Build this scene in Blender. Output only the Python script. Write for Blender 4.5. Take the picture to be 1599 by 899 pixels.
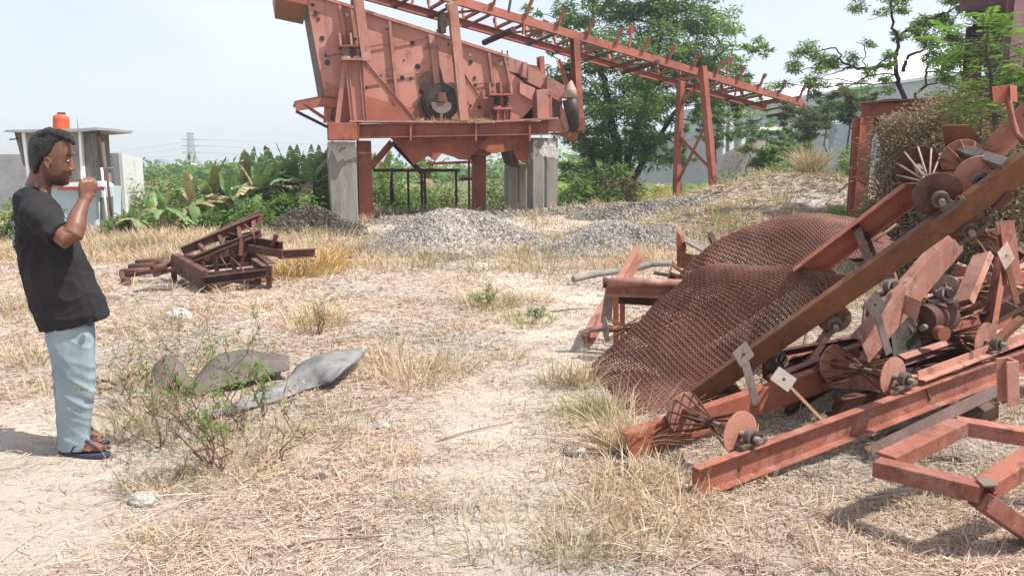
import bpy, bmesh, math, random
import numpy as np
from mathutils import Vector, Matrix, noise as mnoise
random.seed(7); RNG = np.random.default_rng(11)
R = math.radians
scene = bpy.context.scene
for o in list(bpy.data.objects): bpy.data.objects.remove(o)

# ------------------------------------------------------------------ camera, light, exposure
F, TH, CAMH = 1200.0, R(8.88), 1.5
cam = bpy.data.cameras.new('camera'); cam.sensor_width = 36; cam.lens = 36*F/1599
cam.clip_start = 0.05; cam.clip_end = 6000
co = bpy.data.objects.new('camera', cam); scene.collection.objects.link(co)
co.location = (0, 0, CAMH); co.rotation_euler = (R(90)-TH, 0, 0); scene.camera = co

SUN_AZ, SUN_EL = R(104), R(58)            # azimuth clockwise from +Y
sdir = Vector((math.cos(SUN_EL)*math.sin(SUN_AZ), math.cos(SUN_EL)*math.cos(SUN_AZ), math.sin(SUN_EL)))
w = bpy.data.worlds.new('World'); scene.world = w; w.use_nodes = True
nt = w.node_tree; bg = nt.nodes['Background']
sky = nt.nodes.new('ShaderNodeTexSky'); sky.sky_type = 'NISHITA'; sky.sun_disc = False
sky.sun_elevation = SUN_EL; sky.sun_rotation = SUN_AZ; sky.air_density = 1.0; sky.dust_density = 1.0; sky.ozone_density = 1.0
tc = nt.nodes.new('ShaderNodeTexCoord'); mp = nt.nodes.new('ShaderNodeMapping'); mp.inputs['Scale'].default_value = (1, 1, 3.2)
nz = nt.nodes.new('ShaderNodeTexNoise'); nz.inputs['Scale'].default_value = 1.9; nz.inputs['Detail'].default_value = 5; nz.inputs['Roughness'].default_value = .52
cr = nt.nodes.new('ShaderNodeValToRGB'); cr.color_ramp.elements[0].position = .40; cr.color_ramp.elements[0].color = (.62, .62, .62, 1)
cr.color_ramp.elements[1].position = .72; cr.color_ramp.elements[1].color = (.96, .96, .96, 1)
mx = nt.nodes.new('ShaderNodeMixRGB'); mx.inputs['Color2'].default_value = (5.8, 6.2, 6.8, 1)
nt.links.new(tc.outputs['Generated'], mp.inputs['Vector']); nt.links.new(mp.outputs['Vector'], nz.inputs['Vector'])
nt.links.new(nz.outputs['Fac'], cr.inputs['Fac']); nt.links.new(cr.outputs['Color'], mx.inputs['Fac'])
nt.links.new(sky.outputs['Color'], mx.inputs['Color1']); nt.links.new(mx.outputs['Color'], bg.inputs['Color'])
bg.inputs['Strength'].default_value = 0.09
sl = bpy.data.lights.new('sun', 'SUN'); sl.energy = 4.0; sl.angle = R(.53); sl.color = (1, .955, .88)
so = bpy.data.objects.new('sun', sl); scene.collection.objects.link(so); so.location = sdir*50
so.rotation_euler = sdir.to_track_quat('Z', 'Y').to_euler()
vs = scene.view_settings; vs.view_transform = 'Standard'; vs.look = 'None'; vs.exposure = 0.90; vs.gamma = 1; vs.use_curve_mapping = False
scene.cycles.max_bounces = 6; scene.cycles.diffuse_bounces = 3; scene.cycles.glossy_bounces = 2; scene.cycles.transmission_bounces = 4
scene.cycles.transparent_max_bounces = 6; scene.cycles.use_denoising = True; scene.cycles.caustics_reflective = False; scene.cycles.caustics_refractive = False

# ------------------------------------------------------------------ helpers
def ray(px, py):
    u = (px-799.5)/F; v = (449.5-py)/F
    return Vector((u, math.cos(TH)+v*math.sin(TH), -math.sin(TH)+v*math.cos(TH)))
def W(px, py, Y):
    d = ray(px, py); return Vector((0, 0, CAMH)) + d*(Y/d.y)
def G(px, py, z=0.0):
    d = ray(px, py); return Vector((0, 0, CAMH)) + d*((z-CAMH)/d.z)
class Plane:
    """a vertical plane through P0 along the horizontal direction d"""
    def __init__(s, x, y, dx, dy):
        s.p = Vector((x, y, 0)); s.d = Vector((dx, dy, 0)).normalized(); s.n = Vector((s.d.y, -s.d.x, 0))
        s.b = -s.n                                   # pointing away from the camera
    def __call__(s, px, py, off=0.0):
        d = ray(px, py); c = Vector((0, 0, CAMH)); p = s.p + s.b*off
        t = (p-c).dot(s.n)/d.dot(s.n); return c + d*t

class MB:
    def __init__(s): s.v = []; s.f = []; s.sm = []
    def add(s, vs, fs, smooth=False):
        b = len(s.v); s.v += [Vector(x) for x in vs]
        for f in fs: s.f.append([b+i for i in f]); s.sm.append(smooth)
        return s
    def box(s, c, size, rot=None):
        c = Vector(c); h = Vector(size)/2; vs = []
        for z in (-1, 1):
            for x, y in ((-1, -1), (1, -1), (1, 1), (-1, 1)):
                p = Vector((x*h.x, y*h.y, z*h.z))
                vs.append(c + (rot @ p if rot else p))
        return s.add(vs, [(0, 3, 2, 1), (4, 5, 6, 7), (0, 1, 5, 4), (1, 2, 6, 5), (2, 3, 7, 6), (3, 0, 4, 7)])
    def sweep(s, p0, p1, prof, up=(0, 0, 1), smooth=False, taper=1.0):
        """prof: closed polygon of (side, up) in metres"""
        p0 = Vector(p0); p1 = Vector(p1); a = (p1-p0).normalized(); up = Vector(up)
        sd = a.cross(up)
        if sd.length < 1e-4: sd = a.cross(Vector((0, 1, 0)))
        sd.normalize(); u = sd.cross(a).normalized(); n = len(prof)
        vs = [p0+sd*x+u*y for x, y in prof]+[p1+sd*x*taper+u*y*taper for x, y in prof]
        b = len(s.v); s.v += vs
        for i in range(n):
            j = (i+1) % n; s.f.append([b+i, b+j, b+n+j, b+n+i]); s.sm.append(smooth)
        s.f.append([b+i for i in range(n)][::-1]); s.sm.append(False)
        s.f.append([b+n+i for i in range(n)]); s.sm.append(False)
        return s
    def bar(s, p0, p1, w, h=None, up=(0, 0, 1)):
        h = h or w; return s.sweep(p0, p1, [(-w/2, -h/2), (w/2, -h/2), (w/2, h/2), (-w/2, h/2)], up)
    def tube(s, p0, p1, r, r1=None, n=10):
        return s.sweep(p0, p1, [(r*math.cos(2*math.pi*i/n), r*math.sin(2*math.pi*i/n)) for i in range(n)], (0.13, 0.2, 1), True, (r1 or r)/r)
    def path(s, pts, rs, n=8, cap=True):
        pts = [Vector(p) for p in pts]; b = len(s.v); m = len(pts)
        if not isinstance(rs, (list, tuple)): rs = [rs]*m
        ref = Vector((.31, .17, .93))
        for i, p in enumerate(pts):
            a = (pts[min(i+1, m-1)]-pts[max(i-1, 0)]); a = a.normalized() if a.length > 1e-9 else Vector((0, 0, 1))
            sd = a.cross(ref)
            if sd.length < .1: sd = a.cross(Vector((1, 0, 0)))
            sd.normalize(); u = sd.cross(a)
            for k in range(n):
                t = 2*math.pi*k/n; s.v.append(p+(sd*math.cos(t)+u*math.sin(t))*rs[i])
        for i in range(m-1):
            for k in range(n):
                k2 = (k+1) % n; s.f.append([b+i*n+k, b+i*n+k2, b+(i+1)*n+k2, b+(i+1)*n+k]); s.sm.append(True)
        if cap:
            s.f.append([b+k for k in range(n)][::-1]); s.f.append([b+(m-1)*n+k for k in range(n)]); s.sm += [False, False]
        return s
    def prism(s, pts, vec):
        """polygon pts (3D) extruded by vec"""
        pts = [Vector(p) for p in pts]; n = len(pts); b = len(s.v); vec = Vector(vec)
        s.v += pts+[p+vec for p in pts]
        s.f.append([b+i for i in range(n)]); s.f.append([b+n+i for i in range(n)][::-1]); s.sm += [False]*2
        for i in range(n):
            j = (i+1) % n; s.f.append([b+j, b+i, b+n+i, b+n+j]); s.sm.append(False)
        return s
    def disc(s, c, ax, r, t, n=36):
        c = Vector(c); ax = Vector(ax).normalized()
        up = (0, 0, 1) if abs(ax.z) < .9 else (0, 1, 0)
        b = len(s.sm); s.sweep(c-ax*t/2, c+ax*t/2, [(r*math.cos(2*math.pi*i/n), r*math.sin(2*math.pi*i/n)) for i in range(n)], up)
        return s
    def ell(s, c, r, rot=None, n=16, m=10):
        c = Vector(c); vs = []; fs = []
        for i in range(m+1):
            ph = math.pi*i/m
            for k in range(n):
                t = 2*math.pi*k/n; p = Vector((r[0]*math.sin(ph)*math.cos(t), r[1]*math.sin(ph)*math.sin(t), r[2]*math.cos(ph)))
                vs.append(c+(rot @ p if rot else p))
        for i in range(m):
            for k in range(n):
                k2 = (k+1) % n; fs.append((i*n+k, (i+1)*n+k, (i+1)*n+k2, i*n+k2))
        return s.add(vs, fs, True)
    def build(s, name, mat, parent=None, bevel=0, label=None):
        me = bpy.data.meshes.new(name); off = Vector((0, 0, 0))
        if parent is not None: off = root_loc(parent)
        me.from_pydata([tuple(v-off) for v in s.v], [], s.f)
        me.polygons.foreach_set('use_smooth', s.sm)
        bm = bmesh.new(); bm.from_mesh(me); bmesh.ops.remove_doubles(bm, verts=bm.verts, dist=1e-5)
        bmesh.ops.recalc_face_normals(bm, faces=bm.faces); bm.to_mesh(me); bm.free()
        me.materials.append(mat); o = bpy.data.objects.new(name, me); scene.collection.objects.link(o)
        if parent is not None: o.parent = parent
        if bevel:
            md = o.modifiers.new('bevel', 'BEVEL'); md.width = bevel; md.segments = 2; md.limit_method = 'ANGLE'
        if label: o['label'] = label
        return o
def root_loc(p):
    while p.parent is not None: p = p.parent
    return Vector(p.location)
def tag(o, label, cat=None, group=None, kind=None):
    if label: o['label'] = label
    if cat: o['category'] = cat
    if group: o['group'] = group
    if kind: o['kind'] = kind
    return o
def thing(name, loc, label, cat, group=None):
    o = bpy.data.objects.new(name, None); scene.collection.objects.link(o); o.location = Vector(loc); o.empty_display_size = .2
    return tag(o, label, cat, group)
def copy_tree(o, loc, rz=0, label=None, scale=None):
    c = o.copy(); scene.collection.objects.link(c); c.location = loc; c.rotation_euler = (0, 0, rz)
    if scale: c.scale = (scale,)*3
    if label: c['label'] = label
    for ch in o.children:
        d = ch.copy(); scene.collection.objects.link(d); d.parent = c
        for g in ch.children:
            e = g.copy(); scene.collection.objects.link(e); e.parent = d
    return c
def npmesh(name, V, Fc, mat, smooth=False, parent=None):
    """V (n,3) array, Fc (m,k) index array"""
    V = np.asarray(V, dtype=np.float32).reshape(-1, 3); Fc = np.asarray(Fc, dtype=np.int32)
    if parent is not None: V = V - np.array(root_loc(parent), dtype=np.float32)
    me = bpy.data.meshes.new(name); k = Fc.shape[1]
    me.vertices.add(len(V)); me.vertices.foreach_set('co', V.ravel())
    me.loops.add(Fc.size); me.loops.foreach_set('vertex_index', Fc.ravel())
    me.polygons.add(len(Fc)); me.polygons.foreach_set('loop_start', np.arange(len(Fc), dtype=np.int32)*k)
    me.polygons.foreach_set('use_smooth', np.full(len(Fc), smooth)); me.update(calc_edges=True); me.validate()
    me.materials.append(mat); o = bpy.data.objects.new(name, me); scene.collection.objects.link(o)
    if parent is not None: o.parent = parent
    return o

# steel section profiles, (side, up), origin at web centre
def channel(h=.13, fw=.06, t=.008, s=1):      # flanges point to +side (s=1) or -side
    p = [(0, -h/2), (fw, -h/2), (fw, -h/2+t), (t, -h/2+t), (t, h/2-t), (fw, h/2-t), (fw, h/2), (0, h/2)]
    return [(x*s, y) for x, y in p]
def ibeam(h=.3, w=.2, t=.02):
    a, b = h/2, w/2; c = t/2
    return [(-b, -a), (b, -a), (b, -a+t), (c, -a+t), (c, a-t), (b, a-t), (b, a), (-b, a), (-b, a-t), (-c, a-t), (-c, -a+t), (-b, -a+t)]
def angle(w=.06, t=.008): return [(0, 0), (w, 0), (w, t), (t, t), (t, w), (0, w)]

# ------------------------------------------------------------------ materials
def newmat(name):
    m = bpy.data.materials.new(name); m.use_nodes = True; n = m.node_tree.nodes; n.clear()
    out = n.new('ShaderNodeOutputMaterial'); b = n.new('ShaderNodeBsdfPrincipled'); m.node_tree.links.new(b.outputs[0], out.inputs[0])
    return m, m.node_tree, b, out
def N(t, typ, **kw):
    n = t.nodes.new(typ)
    for k, v in kw.items():
        if k in n.inputs: n.inputs[k].default_value = v
        else: setattr(n, k, v)
    return n
def noise_ramp(t, scale, lo, hi, detail=6, rough=.6, vec=None, dist=0.0):
    nz = N(t, 'ShaderNodeTexNoise', Scale=scale, Detail=detail, Roughness=rough, Distortion=dist)
    if vec: t.links.new(vec, nz.inputs['Vector'])
    r = N(t, 'ShaderNodeMapRange'); r.inputs['From Min'].default_value = lo; r.inputs['From Max'].default_value = hi
    t.links.new(nz.outputs['Fac'], r.inputs['Value']); return r.outputs['Result']
def mixc(t, fac, c1, c2, blend='MIX'):
    m = N(t, 'ShaderNodeMixRGB', blend_type=blend)
    for sock, c in (('Fac', fac), ('Color1', c1), ('Color2', c2)):
        if isinstance(c, bpy.types.NodeSocket): t.links.new(c, m.inputs[sock])
        elif sock == 'Fac': m.inputs[sock].default_value = c
        else: m.inputs[sock].default_value = (*c, 1)
    return m.outputs['Color']
def objvec(t, sc=(1, 1, 1)):
    tc = N(t, 'ShaderNodeTexCoord'); mp = N(t, 'ShaderNodeMapping'); mp.inputs['Scale'].default_value = sc
    t.links.new(tc.outputs['Object'], mp.inputs['Vector']); return mp.outputs['Vector']
def bump(t, b, h, strength=.3, dist=.01):
    bp = N(t, 'ShaderNodeBump', Strength=strength, Distance=dist); t.links.new(h, bp.inputs['Height']); t.links.new(bp.outputs[0], b.inputs['Normal'])
def steel(name, paint, rust=(.075, .032, .02), amt=.5, scale=3.0, dust=.35, rough=.62, fine=28, streak=True):
    """faded red-oxide paint with rust blooms, run-off streaks and pale dust"""
    m, t, b, _ = newmat(name); v = objvec(t)
    pale = tuple(min(1, c*.72+.17) for c in paint); dark = tuple(c*.62 for c in paint)
    c = mixc(t, noise_ramp(t, scale*.45, .32, .68, 4, .55, v), paint, dark)
    oi = N(t, 'ShaderNodeObjectInfo'); rr = N(t, 'ShaderNodeValToRGB'); rr.color_ramp.elements[0].color = (.72, .70, .68, 1); rr.color_ramp.elements[1].color = (1.12, 1.10, 1.06, 1); t.links.new(oi.outputs['Random'], rr.inputs['Fac']); c = mixc(t, 1.0, c, rr.outputs['Color'], 'MULTIPLY')
    f = noise_ramp(t, scale*1.3, .48, .72, 7, .7, v, .4)
    mu = N(t, 'ShaderNodeMath', operation='MULTIPLY'); t.links.new(f, mu.inputs[0]); mu.inputs[1].default_value = dust
    c = mixc(t, mu.outputs[0], c, pale)
    if streak:
        vs_ = objvec(t, (6*scale, 6*scale, .5*scale))
        f3 = noise_ramp(t, 1.0, .56, .78, 4, .6, vs_)
        m3 = N(t, 'ShaderNodeMath', operation='MULTIPLY'); t.links.new(f3, m3.inputs[0]); m3.inputs[1].default_value = .55
        c = mixc(t, m3.outputs[0], c, tuple(x*1.3 for x in rust))
    f2 = noise_ramp(t, scale*2.2, .62-.22*amt, .70-.16*amt, 9, .72, v, .3)
    m2 = N(t, 'ShaderNodeMath', operation='MULTIPLY'); t.links.new(f2, m2.inputs[0]); m2.inputs[1].default_value = .35+.55*amt
    c = mixc(t, m2.outputs[0], c, rust)
    sp = noise_ramp(t, fine*2, .64, .70, 3, .6, v); m4 = N(t, 'ShaderNodeMath', operation='MULTIPLY'); t.links.new(sp, m4.inputs[0]); m4.inputs[1].default_value = .6
    c = mixc(t, m4.outputs[0], c, tuple(x*.8 for x in rust))
    t.links.new(c, b.inputs['Base Color']); b.inputs['Roughness'].default_value = rough
    b.inputs['Specular IOR Level'].default_value = .35
    h = noise_ramp(t, fine, .2, .8, 6, .7, v); bump(t, b, h, .35, .006); return m
def simple(name, c1, c2, scale=5, lo=.35, hi=.65, rough=.8, bs=.3, bd=.01, bscale=None, metallic=0, spec=.3, detail=6, sc=(1, 1, 1)):
    m, t, b, _ = newmat(name); v = objvec(t, sc)
    t.links.new(mixc(t, noise_ramp(t, scale, lo, hi, detail, .65, v), c1, c2), b.inputs['Base Color'])
    b.inputs['Roughness'].default_value = rough; b.inputs['Metallic'].default_value = metallic; b.inputs['Specular IOR Level'].default_value = spec
    if bs: bump(t, b, noise_ramp(t, bscale or scale*6, .2, .8, 6, .65, v), bs, bd)
    return m
def island(name, cols, rough=.8, trans=0.0, pos=None):
    """colour picked per blade / leaf / stone"""
    m, t, b, out = newmat(name); g = N(t, 'ShaderNodeNewGeometry'); r = N(t, 'ShaderNodeValToRGB'); cr = r.color_ramp
    cr.elements[0].color = (*cols[0], 1); cr.elements[0].position = 0
    cr.elements[1].color = (*cols[-1], 1); cr.elements[1].position = 1
    for i, c in enumerate(cols[1:-1]):
        e = cr.elements.new((i+1)/(len(cols)-1)); e.color = (*c, 1)
    t.links.new(g.outputs['Random Per Island'], r.inputs['Fac']); c = r.outputs['Color']
    v = objvec(t); f = noise_ramp(t, pos or .6, .35, .65, 3, .5, v)
    c = mixc(t, f, c, mixc(t, 1.0, c, (.62, .66, .62), 'MULTIPLY'))
    t.links.new(c, b.inputs['Base Color']); b.inputs['Roughness'].default_value = rough; b.inputs['Specular IOR Level'].default_value = .25
    if trans:
        tr = N(t, 'ShaderNodeBsdfTranslucent'); mxs = N(t, 'ShaderNodeMixShader'); mxs.inputs['Fac'].default_value = trans
        t.links.new(mixc(t, 1.0, c, (1.25, 1.35, .7), 'MULTIPLY'), tr.inputs['Color'])
        t.links.new(b.outputs[0], mxs.inputs[1]); t.links.new(tr.outputs[0], mxs.inputs[2]); t.links.new(mxs.outputs[0], out.inputs[0])
    return m
M = {}
M['machine'] = steel('faded_red_machine_paint', (.50, .225, .172), amt=.30, scale=1.1, dust=.5, fine=14)
M['red'] = steel('red_oxide_steel', (.37, .108, .068), amt=.32, scale=1.6, dust=.35, fine=20)
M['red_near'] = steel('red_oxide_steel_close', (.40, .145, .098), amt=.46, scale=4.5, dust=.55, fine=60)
M['pink'] = steel('sunbleached_oxide_steel', (.47, .22, .165), amt=.42, scale=4.0, dust=.6, fine=60)
M['redbright'] = steel('orange_red_steel', (.39, .118, .068), amt=.2, scale=4.0, dust=.25, fine=60)
M['brown'] = steel('brown_rusted_steel', (.25, .10, .045), rust=(.05, .028, .018), amt=.5, scale=4.0, dust=.22, fine=60)
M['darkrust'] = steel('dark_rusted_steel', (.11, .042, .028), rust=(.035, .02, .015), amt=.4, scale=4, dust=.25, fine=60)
M['scrap'] = steel('scrap_rust', (.155, .06, .042), rust=(.045, .025, .02), amt=.45, scale=3, dust=.35, fine=40)
M['greysteel'] = steel('bare_grey_steel', (.26, .21, .19), rust=(.10, .055, .04), amt=.35, scale=7, dust=.3, fine=70)
M['bearing'] = steel('dusty_dark_cast_iron', (.135, .10, .085), rust=(.06, .035, .025), amt=.4, scale=9, dust=.35, fine=70)
M['palesteel'] = steel('pale_plate', (.5, .36, .29), rust=(.16, .08, .05), amt=.3, scale=9, dust=.5, fine=70)
M['rubberdark'] = simple('old_dark_rubber', (.045, .04, .038), (.10, .085, .075), 3, rough=.7)
M['blackgrease'] = simple('black_greasy_steel', (.02, .016, .014), (.07, .045, .035), 4, rough=.5)
M['wire'] = simple('rusty_wire', (.105, .038, .028), (.19, .085, .058), 3.5, .35, .65, rough=.6, bs=.2, bscale=90)
M['concrete'] = simple('weathered_concrete', (.19, .17, .15), (.33, .305, .275), 2.2, .32, .68, rough=.9, bs=.5, bscale=14, bd=.03, sc=(2.5, 2.5, .5))
M['brokenconcrete'] = simple('broken_concrete', (.5, .47, .44), (.66, .63, .59), 6, rough=.95, bs=.9, bscale=16, bd=.05)
M['belt'] = simple('dusty_conveyor_belt', (.12, .118, .12), (.26, .25, .245), 6, rough=.75, bs=.15, bscale=30, spec=.3)
M['beltdark'] = simple('belt_underside', (.09, .075, .065), (.15, .125, .11), 5, rough=.7, bs=.25)
M['straw'] = island('dry_straw', [(.60, .45, .30), (.50, .35, .25), (.68, .54, .38), (.42, .29, .21), (.58, .46, .34), (.72, .60, .44)], .75, .18)
M['litter'] = island('straw_litter', [(.56, .41, .32), (.44, .29, .23), (.62, .48, .38), (.33, .22, .18), (.66, .54, .44), (.50, .35, .27)], .8)
M['deadweed'] = island('withered_weeds', [(.36, .21, .16), (.28, .17, .13), (.45, .29, .22), (.22, .14, .11), (.40, .27, .20)], .85, .1)
M['yellowstraw'] = island('yellow_straw', [(.62, .40, .17), (.55, .34, .15), (.68, .48, .24), (.50, .30, .15)], .7, .15)
M['drygreen'] = island('drying_grass', [(.35, .34, .14), (.50, .42, .22), (.28, .33, .12), (.56, .46, .28)], .7, .25)
M['leaf'] = island('tree_leaves', [(.14, .24, .08), (.20, .32, .09), (.10, .18, .07), (.28, .38, .13), (.17, .27, .09)], .55, .45, .35)
M['leafmid'] = island('sparse_tree_leaves', [(.10, .16, .065), (.15, .21, .085), (.08, .13, .06), (.19, .23, .11), (.24, .21, .10)], .55, .35)
M['leaflight'] = island('fresh_green_leaves', [(.14, .26, .05), (.19, .32, .07), (.10, .20, .04), (.22, .35, .09)], .5, .42)
M['bushleaf'] = island('bush_leaves', [(.13, .23, .06), (.19, .30, .08), (.09, .17, .05), (.25, .30, .11), (.15, .26, .07)], .6, .35)
M['banana'] = island('banana_leaf', [(.20, .32, .12), (.25, .38, .15), (.15, .25, .10), (.32, .43, .20), (.21, .31, .13)], .42, .35)
M['bananadry'] = island('dry_banana_leaf', [(.40, .30, .18), (.32, .22, .13), (.46, .38, .22), (.30, .30, .12)], .8, .2)
M['stalk'] = simple('plant_stalk', (.16, .17, .07), (.28, .22, .13), 6)
M['twig'] = simple('brown_twig', (.16, .10, .07), (.28, .19, .13), 9)
M['bark'] = simple('tree_bark', (.055, .045, .037), (.12, .10, .08), 5, bs=.6, bscale=20)
M['barkdark'] = simple('dark_bark', (.03, .025, .022), (.07, .055, .045), 5, bs=.6, bscale=20)
M['deadbush'] = island('dead_bush_leaves', [(.24, .16, .11), (.32, .23, .15), (.18, .12, .09), (.30, .26, .15), (.38, .28, .20)], .85, .15)
M['corn'] = island('corn_leaves', [(.22, .32, .08), (.30, .38, .10), (.40, .40, .14), (.16, .26, .06)], .6, .35)
M['gravel'] = island('gravel_stones', [(.27, .225, .20), (.37, .32, .29), (.14, .12, .105), (.45, .40, .36), (.31, .27, .24), (.54, .485, .44)], .85)
M['gravelbase'] = simple('gravel_bed', (.16, .13, .115), (.30, .26, .23), 30, .35, .65, rough=.95, bs=1, bscale=26, bd=.06)
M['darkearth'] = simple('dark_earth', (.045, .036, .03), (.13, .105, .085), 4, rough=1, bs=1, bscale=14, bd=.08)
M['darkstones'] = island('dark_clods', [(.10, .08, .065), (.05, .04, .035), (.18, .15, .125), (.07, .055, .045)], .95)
M['rock'] = simple('pale_rock', (.34, .31, .28), (.50, .465, .43), 7, rough=.9, bs=.8, bscale=14, bd=.03)
M['skin'] = simple('brown_skin', (.155, .066, .043), (.195, .085, .056), 6, rough=.48, bs=.08, bscale=160, bd=.002, spec=.45)
M['hair'] = simple('black_hair', (.008, .007, .007), (.02, .017, .016), 30, rough=.5, bs=1, bscale=120, bd=.01, spec=.4, sc=(1, 1, .35))
M['beard'] = simple('short_beard', (.035, .018, .013), (.075, .036, .024), 60, rough=.7, bs=.6, bscale=260, bd=.003)
M['lip'] = simple('lips', (.17, .06, .05), (.21, .08, .065), 10, rough=.5, bs=0)
M['shirt'] = simple('washed_black_cotton', (.020, .019, .021), (.034, .032, .034), 2.5, rough=.92, bs=.25, bscale=240, bd=.002, spec=.15)
M['denim'] = simple('light_blue_denim', (.20, .265, .305), (.35, .415, .455), 3.0, .3, .7, rough=.9, bs=.4, bscale=200, bd=.003, spec=.15)
M['navy'] = simple('navy_rubber', (.03, .035, .07), (.06, .065, .11), 8, rough=.6)
M['black'] = simple('black_plastic', (.012, .012, .013), (.02, .02, .02), 8, rough=.4)
M['whiteprint'] = simple('pale_shirt_print', (.45, .48, .5), (.6, .62, .65), 20, rough=.9, bs=0)
M['eyewhite'] = simple('eye', (.5, .48, .45), (.6, .57, .54), 8, rough=.2, bs=0)
M['paper'] = simple('white_paper', (.72, .70, .66), (.8, .79, .76), 8, rough=.8, bs=0)

t = M['skin'].node_tree; b = [n for n in t.nodes if n.type == 'BSDF_PRINCIPLED'][0]; src = b.inputs['Base Color'].links[0].from_socket
at = N(t, 'ShaderNodeAttribute', attribute_name='beard'); mu = N(t, 'ShaderNodeMath', operation='MULTIPLY'); mu.inputs[1].default_value = .7; t.links.new(at.outputs['Fac'], mu.inputs[0])
t.links.new(mixc(t, mu.outputs[0], src, (.022, .013, .011)), b.inputs['Base Color'])

t = M['shirt'].node_tree; b = [n for n in t.nodes if n.type == 'BSDF_PRINCIPLED'][0]; src = b.inputs['Base Color'].links[0].from_socket
at = N(t, 'ShaderNodeAttribute', attribute_name='print'); t.links.new(mixc(t, at.outputs['Fac'], src, (.30, .36, .42)), b.inputs['Base Color'])
# ------------------------------------------------------------------ terrain
def gauss(x, y, cx, cy, rx, ry, p=2):
    return np.exp(-(np.abs((x-cx)/rx)**p+np.abs((y-cy)/ry)**p))
_ph = RNG.uniform(0, 6.28, (40,)); _an = RNG.uniform(0, 6.28, (40,))
def wav(x, y, lam, k0, n=6):
    s = 0
    for i in range(n):
        a = _an[k0+i]; s = s+np.sin((x*math.cos(a)+y*math.sin(a))*6.283/(lam*(.7+.12*i))+_ph[k0+i])
    return s/n
def H(x, y):
    x = np.asarray(x, float); y = np.asarray(y, float)
    near = np.clip((np.hypot(x, y-3)-1.2)/3, 0, 1)
    h = .012*wav(x, y, .9, 0)+.05*near*wav(x, y, 4.5, 6)
    h = h+.26*gauss(x, y, -1.2, 20.6, 4.3, 3.0, 4)                    # pad under the machine
    h = h+1.30*gauss(x, y, 7.2, 19.2, 3.3, 2.2)*(1+.12*wav(x, y, 1.4, 12))   # weedy spoil heap
    h = h+.45*gauss(x, y, 4.4, 16.4, 1.8, 1.0)*(1+.15*wav(x, y, 1.1, 18))
    h = h+.35*gauss(x, y, 10.0, 17.0, 3.0, 2.0)
    h = h+.25*gauss(x, y, 3.2, 20.5, 2.5, 1.5)
    h = h+.02*wav(x, y, .33, 24)*np.clip(1-(y-4)/8, 0, 1)
    return h
def Hs(x, y): return float(H(x, y))
def GH(px, py):
    p = G(px, py)
    for _ in range(8): p = G(px, py, Hs(p.x, p.y))
    return p
_pts = [(.0, .5), (-.2, 2.6), (-.27, 3.3), (-.2, 4.0), (-.02, 4.85), (.26, 5.8), (.72, 7.5), (.6, 9.6), (-.6, 12)]
def pathmask(x, y):
    c = np.interp(y, [p[1] for p in _pts], [p[0] for p in _pts]); wd = np.interp(y, [0, 3, 5, 8, 13], [.0, .42, .62, .6, .5])
    a = np.exp(-((x-c-.12*np.sin(y*2.3))/np.maximum(wd, .05))**2)*np.clip((14-y)/4, 0, 1)
    b = np.exp(-(((x+2.15)/.75)**2+((y-2.9)/1.0)**2)**1.5)+np.exp(-(((x+2.9)/1.2)**2+((y-4.2)/.6)**2))
    return np.clip(np.maximum(a*(.75+.5*wav(x, y, .8, 30)), b), 0, 1)
def build_ground():
    def ax(n, c, k, L):
        t = np.linspace(-1, 1, n); s = np.sinh(k*t)/math.sinh(k)*L; return s+c
    xs = ax(430, 0, 7.2, 3000); ys = ax(430, 5, 7.2, 3000)
    X, Y = np.meshgrid(xs, ys); Z = H(X, Y)*np.clip((400-np.hypot(X, Y))/200, 0, 1)
    V = np.stack([X, Y, Z], -1).reshape(-1, 3); n = len(xs)
    i, j = np.meshgrid(np.arange(n-1), np.arange(len(ys)-1)); a = (j*n+i).ravel()
    m, t, b, _ = newmat('dry_sandy_ground'); v = objvec(t)
    at = N(t, 'ShaderNodeAttribute', attribute_name='bare'); 
    sand = mixc(t, noise_ramp(t, 2.2, .3, .7, 6, .6, v), (.55, .46, .385), (.64, .55, .47))
    grey = mixc(t, noise_ramp(t, 60, .35, .65, 4, .7, v), (.38, .34, .31), (.58, .53, .485))
    dirt = mixc(t, noise_ramp(t, 9, .35, .65, 8, .7, v), (.42, .32, .25), (.58, .47, .375))
    c = mixc(t, noise_ramp(t, .55, .42, .60, 4, .6, v), dirt, grey)
    c = mixc(t, at.outputs['Fac'], c, sand)
    vg = N(t, 'ShaderNodeAttribute', attribute_name='veg'); c = mixc(t, vg.outputs['Fac'], c, mixc(t, noise_ramp(t, .8, .35, .65, 6, .6, v), (.10, .13, .05), (.20, .19, .10)))
    c = mixc(t, noise_ramp(t, 38, .60, .68, 5, .7, v), c, (.27, .20, .155))
    t.links.new(c, b.inputs['Base Color']); b.inputs['Roughness'].default_value = .95; b.inputs['Specular IOR Level'].default_value = .1
    bump(t, b, noise_ramp(t, 28, .2, .8, 10, .75, v), .8, .03)
    o = npmesh('ground', V, np.stack([a, a+1, a+n+1, a+n], -1), m, True)
    at = o.data.attributes.new('bare', 'FLOAT', 'POINT')
    at.data.foreach_set('value', (pathmask(X, Y)*np.clip(1.1-np.hypot(X, Y-3)/60, 0, 1)).astype(np.float32).ravel())
    vv = np.clip((Y-23-1.5*wav(X, Y, 5, 3))/3, 0, 1); at = o.data.attributes.new('veg', 'FLOAT', 'POINT'); at.data.foreach_set('value', vv.astype(np.float32).ravel())
    tag(o, 'dry sandy yard ground littered with straw', None, None, 'structure')
build_ground()

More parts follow.
